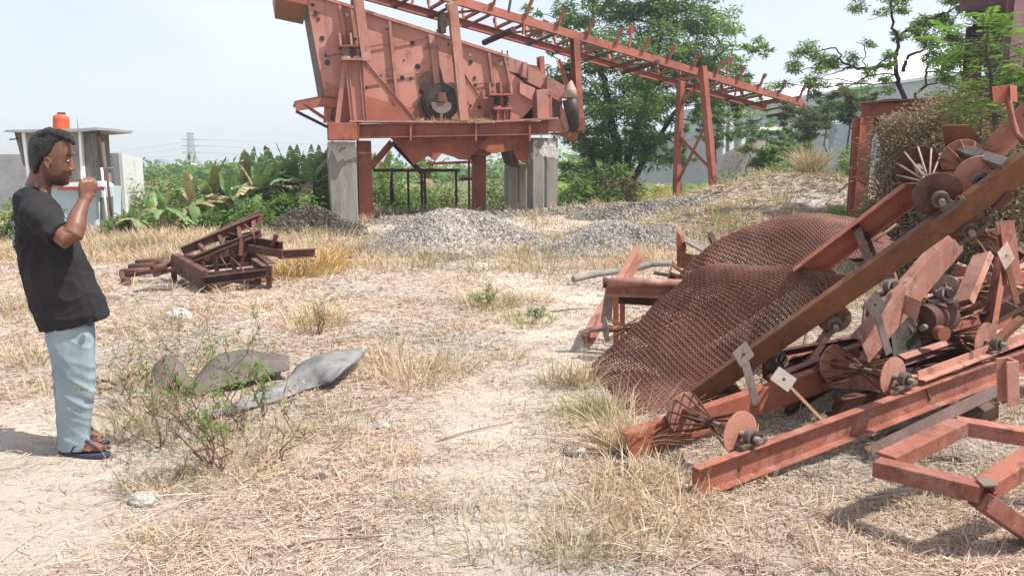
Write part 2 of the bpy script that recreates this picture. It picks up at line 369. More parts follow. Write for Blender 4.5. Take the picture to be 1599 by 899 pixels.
# ------------------------------------------------------------------ dry grass and litter (ribbons)
def ribbons(P, D, L, wd, bend, segs=2, droop=None):
    """P base (n,3), D unit direction (n,3), L length, wd width, bend (n,3) offset added quadratically -> verts, quads"""
    n = len(P); S = np.cross(D, np.array([0, 0, 1.0])); nr = np.linalg.norm(S, axis=1, keepdims=True)
    rnd = RNG.normal(size=(n, 3)); S = np.where(nr > .2, S, np.cross(D, rnd)); S /= np.linalg.norm(S, axis=1, keepdims=True)+1e-9
    tw = RNG.uniform(-1, 1, (n, 1)); S = S*np.cos(tw)+np.cross(D, S)*np.sin(tw)
    V = np.empty((n, (segs+1)*2, 3))
    for k in range(segs+1):
        t = k/segs; c = P+D*(L*t)[:, None]+bend*(t*t); ww = (wd*(1-.75*t*t))[:, None]*.5
        V[:, 2*k] = c-S*ww; V[:, 2*k+1] = c+S*ww
    b = (np.arange(n)*(segs+1)*2)[:, None]
    Fq = np.concatenate([b+np.array([[2*k, 2*k+1, 2*k+3, 2*k+2]]) for k in range(segs)], 1).reshape(-1, 4)
    return V.reshape(-1, 3), Fq
def noise2(x, y): return .5+.5*wav(x, y, 1.7, 12)+.35*wav(x, y, .6, 20)
def in_view_xy(n, y0, y1, sp=.78):
    y = np.exp(RNG.uniform(math.log(y0), math.log(y1), n)); x = RNG.uniform(-1, 1, n)*(y*sp+.9); return x, y
def litter(n, y0, y1, mat, name, lmin, lmax, wmin, keep):
    x, y = in_view_xy(n, y0, y1); k = RNG.uniform(0, 1, len(x)) < keep(x, y); x = x[k]; y = y[k]; n = len(x)
    a = RNG.uniform(0, 6.283, n); el = np.abs(RNG.normal(0, .16, n)); L = RNG.uniform(lmin, lmax, n)*(1+y*.05); wd = (wmin+.0009*y)*RNG.uniform(.6, 1.3, n)
    D = np.stack([np.cos(a)*np.cos(el), np.sin(a)*np.cos(el), np.sin(el)], -1)
    B = RNG.normal(0, .28, (n, 3))*L[:, None]; B[:, 2] = -np.abs(B[:, 2])*.4+.1*L*RNG.uniform(-1, 1, n)
    P = np.stack([x, y, H(x, y)+.002+RNG.uniform(0, .012, n)], -1)
    return P, D, L, wd, B
def keep1(x, y): return np.clip(1-.88*pathmask(x, y), .05, 1)*np.clip(.35+noise2(x, y)*.8, .15, 1)
def build_litter():
    Vs = []; Fs = []; b = 0
    for args in ((330000, 1.9, 17, None, '', .014, .062, .0014, keep1), (15000, 1.9, 9, None, '', .08, .22, .0014, keep1), (120000, 12, 24, None, '', .06, .20, .0035, lambda x, y: np.clip((x-2.2)/2, 0, 1)*.9+.12)):
        V, Fq = ribbons(*litter(*args)); Vs.append(V); Fs.append(Fq+b); b += len(V)
    o = npmesh('straw_litter', np.concatenate(Vs), np.concatenate(Fs), M['litter']); tag(o, 'short broken straw lying over the sandy ground', None, None, 'stuff')
build_litter()
def tuft_blades(cx, cy, r, n, hmin, hmax, lean=.5, wmin=.003, dirn=None, z0=None):
    rr = r*np.sqrt(RNG.uniform(0, 1, n)); a = RNG.uniform(0, 6.283, n); x = cx+rr*np.cos(a); y = cy+rr*np.sin(a)
    L = RNG.uniform(hmin, hmax, n); th = np.abs(RNG.normal(0, lean, n)); a2 = a+RNG.normal(0, .8, n)
    D = np.stack([np.cos(a2)*np.sin(th), np.sin(a2)*np.sin(th), np.cos(th)], -1)
    if dirn is not None: D = D+np.array(dirn); D /= np.linalg.norm(D, axis=1, keepdims=True)
    B = np.stack([np.cos(a2), np.sin(a2), -np.ones(n)*.55], -1)*(L*RNG.uniform(.05, .5, n))[:, None]
    P = np.stack([x, y, H(x, y)-.005], -1)
    if z0 is not None: P[:, 2] = z0
    d = np.hypot(x, y); wd = (wmin+.0007*d)*RNG.uniform(.6, 1.3, n)
    return P, D, L, wd, B
def merge_tufts(name, mat, specs, label, segs=3, top=None):
    acc = [tuft_blades(*s) if isinstance(s, tuple) else tuft_blades(**s) for s in specs]
    V, Fq = ribbons(*[np.concatenate([a[i] for a in acc]) for i in range(5)], segs=segs)
    o = npmesh(name, V, Fq, mat); tag(o, label, None, None, 'stuff'); return o
def field(n, y0, y1, x0=None, x1=None, keep=None, **kw):
    x, y = in_view_xy(n, y0, y1)
    if x0 is not None: k = (x > x0*y) & (x < x1*y); x = x[k]; y = y[k]
    if keep is not None: k = RNG.uniform(0, 1, len(x)) < keep(x, y); x = x[k]; y = y[k]
    return x, y
def build_grass():
    specs = []
    px = [(640, 590, .32, 260, .08, .34), (600, 560, .24, 120, .06, .26), (700, 575, .32, 120, .05, .2), (480, 515, .24, 140, .1, .33), (500, 500, .25, 160, .1, .25), (760, 480, .35, 260, .05, .22), (820, 470, .35, 220, .05, .2),
          (935, 800, .15, 200, .05, .20), (975, 760, .15, 170, .07, .24), (1010, 850, .18, 200, .05, .18), (960, 700, .10, 150, .10, .34), (950, 640, .12, 110, .08, .26), (900, 860, .15, 200, .05, .2), (1060, 800, .2, 240, .05, .2), (985, 700, .1, 160, .14, .46), (1040, 740, .15, 130, .05, .15),
          (1170, 850, .25, 150, .03, .12), (1260, 800, .25, 110, .03, .10), (1420, 840, .3, 140, .03, .10), (1330, 870, .25, 140, .03, .12), (1540, 870, .2, 80, .03, .1), (1480, 800, .25, 90, .03, .1),
          (300, 680, .3, 240, .05, .22), (230, 640, .22, 190, .06, .25), (400, 690, .25, 200, .05, .2), (350, 740, .25, 230, .05, .18), (250, 760, .18, 140, .05, .18), (200, 680, .15, 120, .05, .2), (270, 850, .15, 120, .04, .14),
          (170, 600, .3, 150, .05, .25), (60, 560, .4, 200, .05, .2), (260, 500, .6, 240, .05, .25), (30, 480, .6, 300, .05, .3), (520, 640, .2, 90, .04, .15), (600, 720, .2, 90, .03, .12), (700, 780, .25, 140, .03, .12), (800, 840, .25, 200, .03, .14), (870, 600, .12, 110, .08, .28), (910, 600, .12, 150, .1, .3)]
    for (a, b, r, n, h0, h1) in px:
        g = G(a, b); specs.append((g.x, g.y, r, n, h0, h1, .75))
    # scattered small tufts
    x, y = in_view_xy(1500, 3.2, 16); k = RNG.uniform(0, 1, 1500) < keep1(x, y)**1.5; x = x[k]; y = y[k]
    for i in range(len(x)): specs.append((x[i], y[i], .05+.02*y[i], int(RNG.integers(6, 26)), .03, .10+.012*y[i], .7))
    merge_tufts('dry_grass', M['straw'], specs, 'tufts of dry straw coloured grass standing on the sandy ground')
    sp2 = []; x, y = in_view_xy(2600, 2.3, 15); k = RNG.uniform(0, 1, 2600) < keep1(x, y)*noise2(y*.7, x*.9); x = x[k]; y = y[k]
    for i in range(len(x)): sp2.append((x[i], y[i], .03+.014*y[i], int(RNG.integers(8, 30)), .015, .045+.006*y[i], 1.0, .0016))
    merge_tufts('dead_weeds', M['deadweed'], sp2, 'low pinkish brown withered weeds scattered over the sandy ground', 2)
    # the far dry meadow on the left and under the trees
    specs = []
    for (n, y0, y1, a, b) in ((1500, 12.2, 17.5, -.68, -.22), (700, 11, 17, -.22, .5), (700, 17, 30, -.75, .75), (1000, 8, 16, .3, .8)):
        x, y = field(n, y0, y1, a, b)
        for i in range(len(x)): specs.append((x[i], y[i], .3, 26, .10, .34, .5))
    merge_tufts('meadow_grass', M['straw'], specs, 'pale dry meadow grass reaching to the banana plants', 2)
    specs = []
    for (a, b, r, n, h0, h1) in ((760, 475, .35, 160, .05, .2), (830, 500, .3, 120, .05, .16), (500, 510, .25, 90, .1, .3), (460, 345, 1.0, 260, .1, .4), (395, 350, 1.2, 300, .1, .4), (830, 510, .2, 60, .05, .15), (910, 650, .14, 120, .06, .2), (930, 655, .1, 60, .06, .2)):
        g = G(a, b); specs.append((g.x, g.y, r, n, h0, h1, .6))
    x, y = field(260, 15, 24, .12, .62)
    for i in range(len(x)): specs.append((x[i], y[i], .3, 24, .1, .4, .5))
    merge_tufts('green_grass', M['drygreen'], specs, 'half green grass growing between the straw')
    specs = []
    for (a, b, r, n, h0, h1) in ((505, 415, .30, 600, .2, .5), (475, 425, .5, 800, .12, .4), (440, 434, .4, 400, .1, .3), (545, 400, .35, 300, .1, .35), (840, 380, .5, 300, .1, .35), (780, 390, .7, 260, .1, .3), (1040, 350, .4, 200, .2, .6), (1050, 310, .4, 160, .3, .8)):
        g = G(a, b); specs.append((g.x, g.y, r, n, h0, h1, 1.45, .004))
    merge_tufts('straw_heap', M['yellowstraw'], specs, 'loose heap of long yellow straw beside the rusty scrap', 4)
build_grass()

# ------------------------------------------------------------------ gravel heaps
def stones(P, s):
    """one squashed random octahedron per point"""
    n = len(P); base = np.array([[1, 0, 0], [-1, 0, 0], [0, 1, 0], [0, -1, 0], [0, 0, 1], [0, 0, -1]], float)
    q = RNG.normal(size=(n, 3, 3)); Q, _ = np.linalg.qr(q)
    sc = RNG.uniform(.55, 1.25, (n, 1, 3))*s[:, None, None]; V = (base[None]*sc+RNG.normal(0, .15, (n, 6, 3))*s[:, None, None]) @ Q + P[:, None]
    Ft = np.array([[0, 2, 4], [2, 1, 4], [1, 3, 4], [3, 0, 4], [2, 0, 5], [1, 2, 5], [3, 1, 5], [0, 3, 5]])
    return V.reshape(-1, 3), ((np.arange(n)*6)[:, None, None]+Ft[None]).reshape(-1, 3)
def heap(name, cx, cy, rx, ry, h, n, size, label, mat='gravel', base='gravelbase', seed=0, group=None, cat='gravel pile'):
    ns = 48; gx, gy = np.meshgrid(np.linspace(-1.6, 1.6, ns), np.linspace(-1.6, 1.6, ns))
    def hz(u, v):
        r = np.hypot(u, v); k = 1+.22*np.sin(3*np.arctan2(v, u)+seed)+.12*np.sin(5*np.arctan2(v, u)+2*seed)
        return h*np.exp(-(r/k*1.15)**2.2)-.05
    x = cx+gx*rx; y = cy+gy*ry; z = H(x, y)+hz(gx, gy)
    V = np.stack([x, y, z], -1).reshape(-1, 3); i, j = np.meshgrid(np.arange(ns-1), np.arange(ns-1)); a = (j*ns+i).ravel()
    o = npmesh(name, V, np.stack([a, a+1, a+ns+1, a+ns], -1), M[base], True); tag(o, label, cat, group)
    u = RNG.uniform(-1.3, 1.3, n); v = RNG.uniform(-1.3, 1.3, n); k = hz(u, v) > -.035*RNG.uniform(0, 1.2, n); u = u[k]; v = v[k]
    P = np.stack([cx+u*rx, cy+v*ry, H(cx+u*rx, cy+v*ry)+hz(u, v)+.3*size], -1)
    V, Ft = stones(P, size*RNG.uniform(.6, 1.5, len(P))); s = npmesh('gravel', V, Ft, M[mat], False, o); s['kind'] = 'stuff'
heap('gravel_pile', -1.15, 14.7, 1.45, 1.5, .70, 34000, .034, 'pale gravel pile directly in front of the red screening machine', seed=1)
heap('gravel_pile', 2.0, 14.9, 1.2, 1.5, .48, 17000, .034, 'smaller dark and pale gravel pile right of the concrete columns', seed=2.2)
heap('gravel_pile', 3.1, 18.4, 1.3, .9, .35, 4000, .03, 'low sandy gravel mound near the foot of the conveyor trestle', seed=.4)
heap('gravel_pile', 14.8, 46, 3.6, 3.2, 3.1, 300, .06, 'tall smooth grey gravel heap standing against the far grey wall', seed=.2)
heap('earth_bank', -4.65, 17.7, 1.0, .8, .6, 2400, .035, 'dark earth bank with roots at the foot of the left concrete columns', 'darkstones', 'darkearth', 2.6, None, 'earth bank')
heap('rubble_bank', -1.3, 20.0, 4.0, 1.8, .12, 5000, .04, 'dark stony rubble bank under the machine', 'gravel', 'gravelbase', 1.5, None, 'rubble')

# ------------------------------------------------------------------ rocks
def rock(px, py, r, label, mat='rock', Y=None, group=None, sq=.7):
    g = GH(px, py) if Y is None else W(px, py, Y)
    bm = bmesh.new(); bmesh.ops.create_icosphere(bm, subdivisions=3, radius=r); sd = random.random()*50
    for v in bm.verts:
        n = mnoise.noise(v.co/r*1.1+Vector((sd, 0, 0))); n2 = mnoise.noise(v.co/r*3.1+Vector((sd, 5, 0)))
        v.co *= 1+.35*n+.12*n2; v.co.z *= sq; v.co.x *= 1.2
    me = bpy.data.meshes.new('rock'); bm.to_mesh(me); bm.free(); me.materials.append(M[mat])
    o = bpy.data.objects.new('rock', me); scene.collection.objects.link(o); o.location = g+Vector((0, 0, r*.25)); tag(o, label, 'rock', group); return o
rock(922, 388, .24, 'pale cracked boulder at the foot of the smaller gravel pile')
rock(278, 498, .12, 'grey stone in the straw left of the rubber belt')
rock(228, 783, .05, 'small grey stone on the bare sand below the leafy weed')
rock(1030, 303, .42, 'upright pale rock beside the far leg of the trestle', sq=1.1)
rock(1012, 312, .36, 'round pinkish rock left of the upright pale rock')
rock(995, 316, .2, 'low rock leftmost of the rocks by the trestle')
rock(1080, 305, .2, 'grey rock between the two trestle legs')
rock(600, 668, .03, 'tiny grey stone on the bare path, near the rubber belt')
rock(500, 745, .025, 'tiny dark stone in the straw left of the bare path', 'gravelbase')
rock(555, 830, .022, 'tiny dark stone beside the dry stick lying in the foreground', 'gravelbase')
rock(480, 395, .3, 'whitish lump of concrete in the dark bank by the left column', 'brokenconcrete', Y=15.8)
# ------------------------------------------------------------------ plants
class Leaves:
    """collects leaf quads as numpy arrays"""
    def __init__(s): s.V = []; s.F = []; s.n = 0
    def clump(s, c, r, n, ln, wd, droop=.3, flat=1.0):
        u = RNG.normal(size=(n, 3)); u /= np.linalg.norm(u, axis=1, keepdims=True); rad = RNG.uniform(.15, 1, (n, 1))**.6
        P = np.array(c)+u*rad*np.array([r, r, r*flat]); s.leafs(P, n, ln, wd, droop, u)
    def leafs(s, P, n, ln, wd, droop, out=None):
        D = RNG.normal(size=(n, 3))
        if out is not None: D = D+out*.8
        D[:, 2] = D[:, 2]*.5-droop; D /= np.linalg.norm(D, axis=1, keepdims=True)
        Nn = RNG.normal(size=(n, 3))*.6+np.array([0, 0, 1.0]); S = np.cross(D, Nn); S /= np.linalg.norm(S, axis=1, keepdims=True)+1e-9
        L = ln*RNG.uniform(.6, 1.3, (n, 1)); Wd = wd*RNG.uniform(.7, 1.2, (n, 1))*.5; U = np.cross(S, D)
        V = np.stack([P, P+D*L*.45+S*Wd+U*L*.06, P+D*L-U*L*.08, P+D*L*.45-S*Wd+U*L*.06], 1)
        s.V.append(V.reshape(-1, 3)); s.F.append((np.arange(n)*4)[:, None]+np.array([[0, 1, 2, 3]])+s.n); s.n += 4*n
    def frond(s, p, d, L, nl, ll, lw, droop=.4):
        """pinnate frond: a rachis with leaflet pairs"""
        d = np.array(d, float); d /= np.linalg.norm(d); sd = np.cross(d, [0, 0, 1.0]); sd /= np.linalg.norm(sd)+1e-9
        V = []
        for i in range(nl):
            t = (i+.5)/nl; c = np.array(p)+d*L*t+np.array([0, 0, -droop*L*t*t]); l = ll*math.sin(math.pi*min(1, .25+.72*t))**.6
            for sg in (-1, 1):
                a = sd*sg*.9+d*.35+np.array([0, 0, -.25+RNG.normal(0, .1)]); a /= np.linalg.norm(a); b = d*lw*.5
                V += [c, c+a*l*.4+b, c+a*l, c+a*l*.4-b]
        V = np.array(V); k = len(V)//4; s.V.append(V); s.F.append((np.arange(k)*4)[:, None]+np.array([[0, 1, 2, 3]])+s.n); s.n += len(V)
    def build(s, name, mat, parent=None):
        if not s.V: return None
        return npmesh(name, np.concatenate(s.V), np.concatenate(s.F), mat, False, parent)
def limb(mb, p0, p1, r0, r1, wob=.12, n=6, sides=7):
    p0 = Vector(p0); p1 = Vector(p1); L = (p1-p0).length; pts = []; rs = []
    for i in range(n+1):
        t = i/n; o = Vector((random.gauss(0, 1), random.gauss(0, 1), random.gauss(0, .5)))*wob*L*.18*math.sin(math.pi*t)
        pts.append(p0.lerp(p1, t)+o); rs.append(r0+(r1-r0)*t)
    mb.path(pts, rs, sides); return pts
def tree(name, base, trunks, clumps, leafmat, barkmat, label, cat='tree', ln=.16, wd=.07, per=1.0, droop=.3, group=None, tr=.12, sc=1.0):
    """trunks: list of polylines; clumps: (centre, radius, n); each clump is fed by a limb from the nearest trunk point"""
    root = thing(name, base, label, cat, group); mb = MB(); nodes = []
    for tl in trunks:
        r0 = tl[0]; pts = tl[1:]
        for i in range(len(pts)-1):
            a = r0*(1-.75*i/(len(pts)-1)); b = r0*(1-.75*(i+1)/(len(pts)-1)); nodes += limb(mb, pts[i], pts[i+1], a, b, tr)
    lv = Leaves()
    for c, r, n in clumps:
        c = Vector(c); low = [q for q in nodes if q.z < c.z+.3*r] or nodes
        q = min(low, key=lambda q: (q-c).length+.6*abs(q.x-c.x)*0); limb(mb, q, c, max(.012, r*.045), .008, .4, 6, 5)
        for k in range(5):
            e = c+Vector((random.gauss(0, 1), random.gauss(0, 1), random.gauss(0, .7)))*r*.5; limb(mb, c, e, max(.008, r*.02), .004, .3, 4, 4)
        m = max(3, int(n/70))
        for k in range(m):      # sub-clumps give light and dark masses and gaps
            u = Vector((random.gauss(0, 1), random.gauss(0, 1), random.gauss(0, 1))).normalized()*r*random.uniform(.25, 1.0)
            lv.clump(c+Vector((u.x, u.y, u.z*.8)), r*random.uniform(.16, .34)*sc, int(n*per/m), ln, wd, droop, .55)
    mb.build('trunk', barkmat, root); lv.build('crown', leafmat, root); return root

def build_trees():
    # the big tree behind the conveyor
    Y0 = 29.0; def_ = lambda px, py, dy=0: W(px, py, Y0+dy)
    cl = []
    for (px, py, r, n, dy) in ((890, 35, 1.3, 900, 0), (930, 90, 1.6, 1500, -.5), (985, 30, 1.5, 1400, .5), (1050, 20, 1.6, 1500, .2), (1105, 40, 1.3, 1100, -.4), (1010, 95, 1.7, 1700, -1), (1075, 95, 1.6, 1600, -.6),
                               (1130, 95, .9, 420, 0), (1165, 75, .7, 180, .3), (1195, 80, .4, 60, 0), (880, 120, 1.0, 600, .3), (930, 165, 1.5, 1500, -.6), (990, 165, 1.6, 1700, -1), (1050, 155, 1.4, 1200, -.6), (1100, 140, 1.0, 700, 0),
                               (910, 215, 1.2, 1100, 0), (950, 235, 1.3, 1200, .3), (1000, 225, 1.3, 1200, -.3), (1040, 215, .9, 400, .4), (1145, 120, .7, 250, 0), (850, 60, .7, 200, 0), (830, 20, .5, 110, .2), (1000, -40, 2.0, 1700, 0), (1080, -50, 1.8, 1200, 0), (920, -30, 1.4, 800, .5),
                               (900, 268, .8, 500, 0), (960, 270, .9, 500, 0), (1110, 185, .6, 260, -.5), (1150, 165, .5, 200, -.3), (1175, 130, .5, 120, 0)):
        cl.append((def_(px, py, dy), r, int(n*2.0)))
    b = def_(962, 298)
    tree('big_tree', b, [(.22, b, def_(965, 240), def_(950, 160), def_(935, 90), def_(920, 40)), (.17, b+Vector((.3, .2, 0)), def_(985, 230, .3), def_(1010, 150, .2), def_(1030, 70), def_(1045, 10)), (.14, b+Vector((.5, 0, 0)), def_(1010, 240), def_(1045, 190), def_(1085, 120), def_(1140, 70)), (.1, b+Vector((-.4, 0, 0)), def_(925, 250), def_(900, 190), def_(885, 120))],
         cl, M['leaf'], M['barkdark'], 'large dense green tree standing behind the overhead conveyor', ln=.19, wd=.06)
    # thin acacia over the red portal
    A = lambda px, py, dy=0: W(px, py, 16+dy); b = A(1418, 205)
    cl = [(A(px, py, dy), r, n) for px, py, r, n, dy in ((1255, 82, .35, 150, 0), (1285, 95, .4, 190, 0), (1310, 112, .4, 170, .2), (1270, 122, .35, 110, 0), (1330, 90, .28, 70, 0), (1378, 95, .38, 150, -.3), (1350, 72, .2, 40, 0), (1395, 20, .32, 120, 0), (1440, 25, .45, 200, .3), (1480, 20, .55, 260, 0),
         (1450, 75, .5, 260, .4), (1485, 85, .5, 260, 0), (1430, 52, .3, 90, 0), (1385, 125, .3, 90, 0), (1345, 0, .35, 100, 0), (1480, 125, .4, 130, 0), (1500, 60, .5, 240, .2), (1420, -20, .5, 200, 0), (1365, -8, .35, 100, 0), (1235, 110, .25, 60, 0), (1215, 130, .25, 60, .1), (1500, 10, .4, 150, 0), (1465, 50, .45, 200, .3), (1510, 100, .45, 220, .2), (1470, 110, .4, 160, 0), (1400, 60, .25, 80, 0), (1520, 40, .4, 160, 0))]
    tree('acacia_tree', b, [(.055, b, A(1402, 130), A(1398, 90), A(1402, 60), A(1390, 10), A(1392, -40)), (.05, A(1395, 100), A(1370, 105), A(1340, 108), A(1315, 98), A(1305, 75)), (.035, b+Vector((.1, 0, 0)), A(1445, 120, .2), A(1450, 100, .2), A(1475, 90, .3), A(1500, 70, .3)), (.04, A(1410, 112), A(1418, 88), A(1440, 80), A(1450, 60)), (.04, A(1402, 60), A(1420, 45), A(1450, 30))],
         cl, M['leaf'], M['barkdark'], 'thin crooked acacia with sparse foliage rising behind the red portal', ln=.085, wd=.028, droop=.35, tr=.3, per=3.2, sc=1.7)
    # feathery fronds at the right edge
    B = lambda px, py, dy=0: W(px, py, 9.0+dy)
    root = thing('feather_leaf_tree', B(1560, 262), 'young tree with bright feathery fronds at the right edge of the yard', 'tree'); mb = MB(); lv = Leaves()
    st = [B(1560, 262), B(1555, 200), B(1550, 150), B(1545, 90), B(1535, 50)]
    mb.path(st, [.035, .03, .025, .018, .01]); s2 = [B(1560, 262, .2), B(1585, 180, .2), B(1600, 120, .2), B(1612, 70, .2)]; mb.path(s2, [.03, .025, .018, .01])
    for k in range(210):
        s_ = st if k % 3 else s2; i = random.randint(1, len(s_)-2); p = s_[i].lerp(s_[i+1], random.random())
        d = Vector((random.gauss(-.15, 1), random.gauss(0, .7), random.uniform(-.25, .6))).normalized(); q = p+d*random.uniform(.1, .5)
        mb.path([p, p.lerp(q, .5)+Vector((0, 0, -.03)), q], [.006, .004, .0025], 4)
        dd = d+Vector((random.gauss(0, .5), random.gauss(0, .5), random.gauss(0, .2))); lv.frond(q, dd, random.uniform(.22, .42), 13, .085, .02, .35)
    mb.build('trunk', M['bark'], root); lv.build('crown', M['leaflight'], root)
    # darker leafy tree behind it
    C = lambda px, py, dy=0: W(px, py, 11.5+dy); b = C(1565, 265)
    tree('leafy_tree', b, [(.06, b, C(1560, 220), C(1550, 180)), (.05, b, C(1590, 220), C(1600, 150))], [(C(px, py, dy), r, n*5) for px, py, r, n, dy in ((1530, 190, .5, 500, 0), (1575, 175, .55, 600, .2), (1540, 230, .45, 400, 0), (1580, 230, .5, 500, 0), (1515, 215, .35, 260, 0), (1600, 140, .6, 500, 0), (1560, 140, .5, 300, .5), (1500, 175, .35, 200, .3), (1550, 195, .5, 400, -.4), (1595, 200, .5, 400, -.4))],
         M['bushleaf'], M['bark'], 'dark green leafy tree right of the dried brown bush', ln=.09, wd=.04)
    # small feathery saplings and bushes in the middle distance
    for (px, py, pt, Y, r, lab, mat) in ((1168, 262, 165, 38, 1.5, 'airy tree in front of the dim grey hall', 'leaf'), (1335, 262, 130, 34, 1.3, 'airy tree before the warehouse, directly left of the portal', 'leaf'), (1255, 262, 185, 40, 1.4, 'broad green tree behind the canopy', 'bushleaf'), (1118, 262, 175, 33, 1.0, 'airy light green tree behind the trestle legs', 'bushleaf'), (1215, 262, 212, 26, .75, 'bushy sapling between the far heap and the canopy', 'bushleaf'), (1290, 262, 150, 28, .8, 'airy sapling in front of the grey blue warehouse wall', 'leafmid'), (1065, 262, 205, 34, .8, 'small airy tree seen left of the trestle', 'bushleaf'), (1195, 265, 215, 23, .55, 'slender sapling with feathery leaves before the far gravel heap', 'bushleaf'),
                                    (1250, 262, 170, 27, .9, 'dark drooping leafy sapling beside the conveyor tail', 'leafmid'), (1330, 200, 150, 24, .5, 'small leafy sapling before the white warehouse', 'leafmid')):
        D = lambda a, b_, dy=0: W(a, b_, Y+dy)
        b = D(px, py); b.z = max(Hs(b.x, b.y), -.1) if Y < 26 else 0
        cl = [(D(px+random.gauss(0, 22), pt+random.uniform(-8, 45)), r*random.uniform(.4, .8), 240) for _ in range(12)]
        tree('sapling', b, [(.04, b, D(px, (py+pt)/2), D(px+4, pt))], cl, M[mat], M['bark'], lab, 'sapling', ln=.16, wd=.04, droop=.5)
build_trees()

def bush(name, base, r, h, n, mat, label, ln=.1, wd=.04, group=None, cat='bush', stems=9, flat=1.0, clumps=14, stemmat='twig'):
    base = Vector(base); root = thing(name, base, label, cat, group); mb = MB(); lv = Leaves()
    for k in range(stems):
        a = random.uniform(0, 6.28); e = base+Vector((math.cos(a)*r*.6, math.sin(a)*r*.6, h*random.uniform(.6, .95))); limb(mb, base+Vector((math.cos(a), math.sin(a), 0))*r*.12, e, .012+.006*h, .004, .3, 5, 4)
    for k in range(clumps):
        a = random.uniform(0, 6.28); rr = r*math.sqrt(random.random())*.85; c = base+Vector((math.cos(a)*rr, math.sin(a)*rr, h*random.uniform(.12, .97)*(1-.30*(rr/r)**2)))
        lv.clump(c, r*random.uniform(.22, .42), n//clumps, ln, wd, .1, flat)
    mb.build('stems', M[stemmat], root); lv.build('foliage', M[mat], root); return root
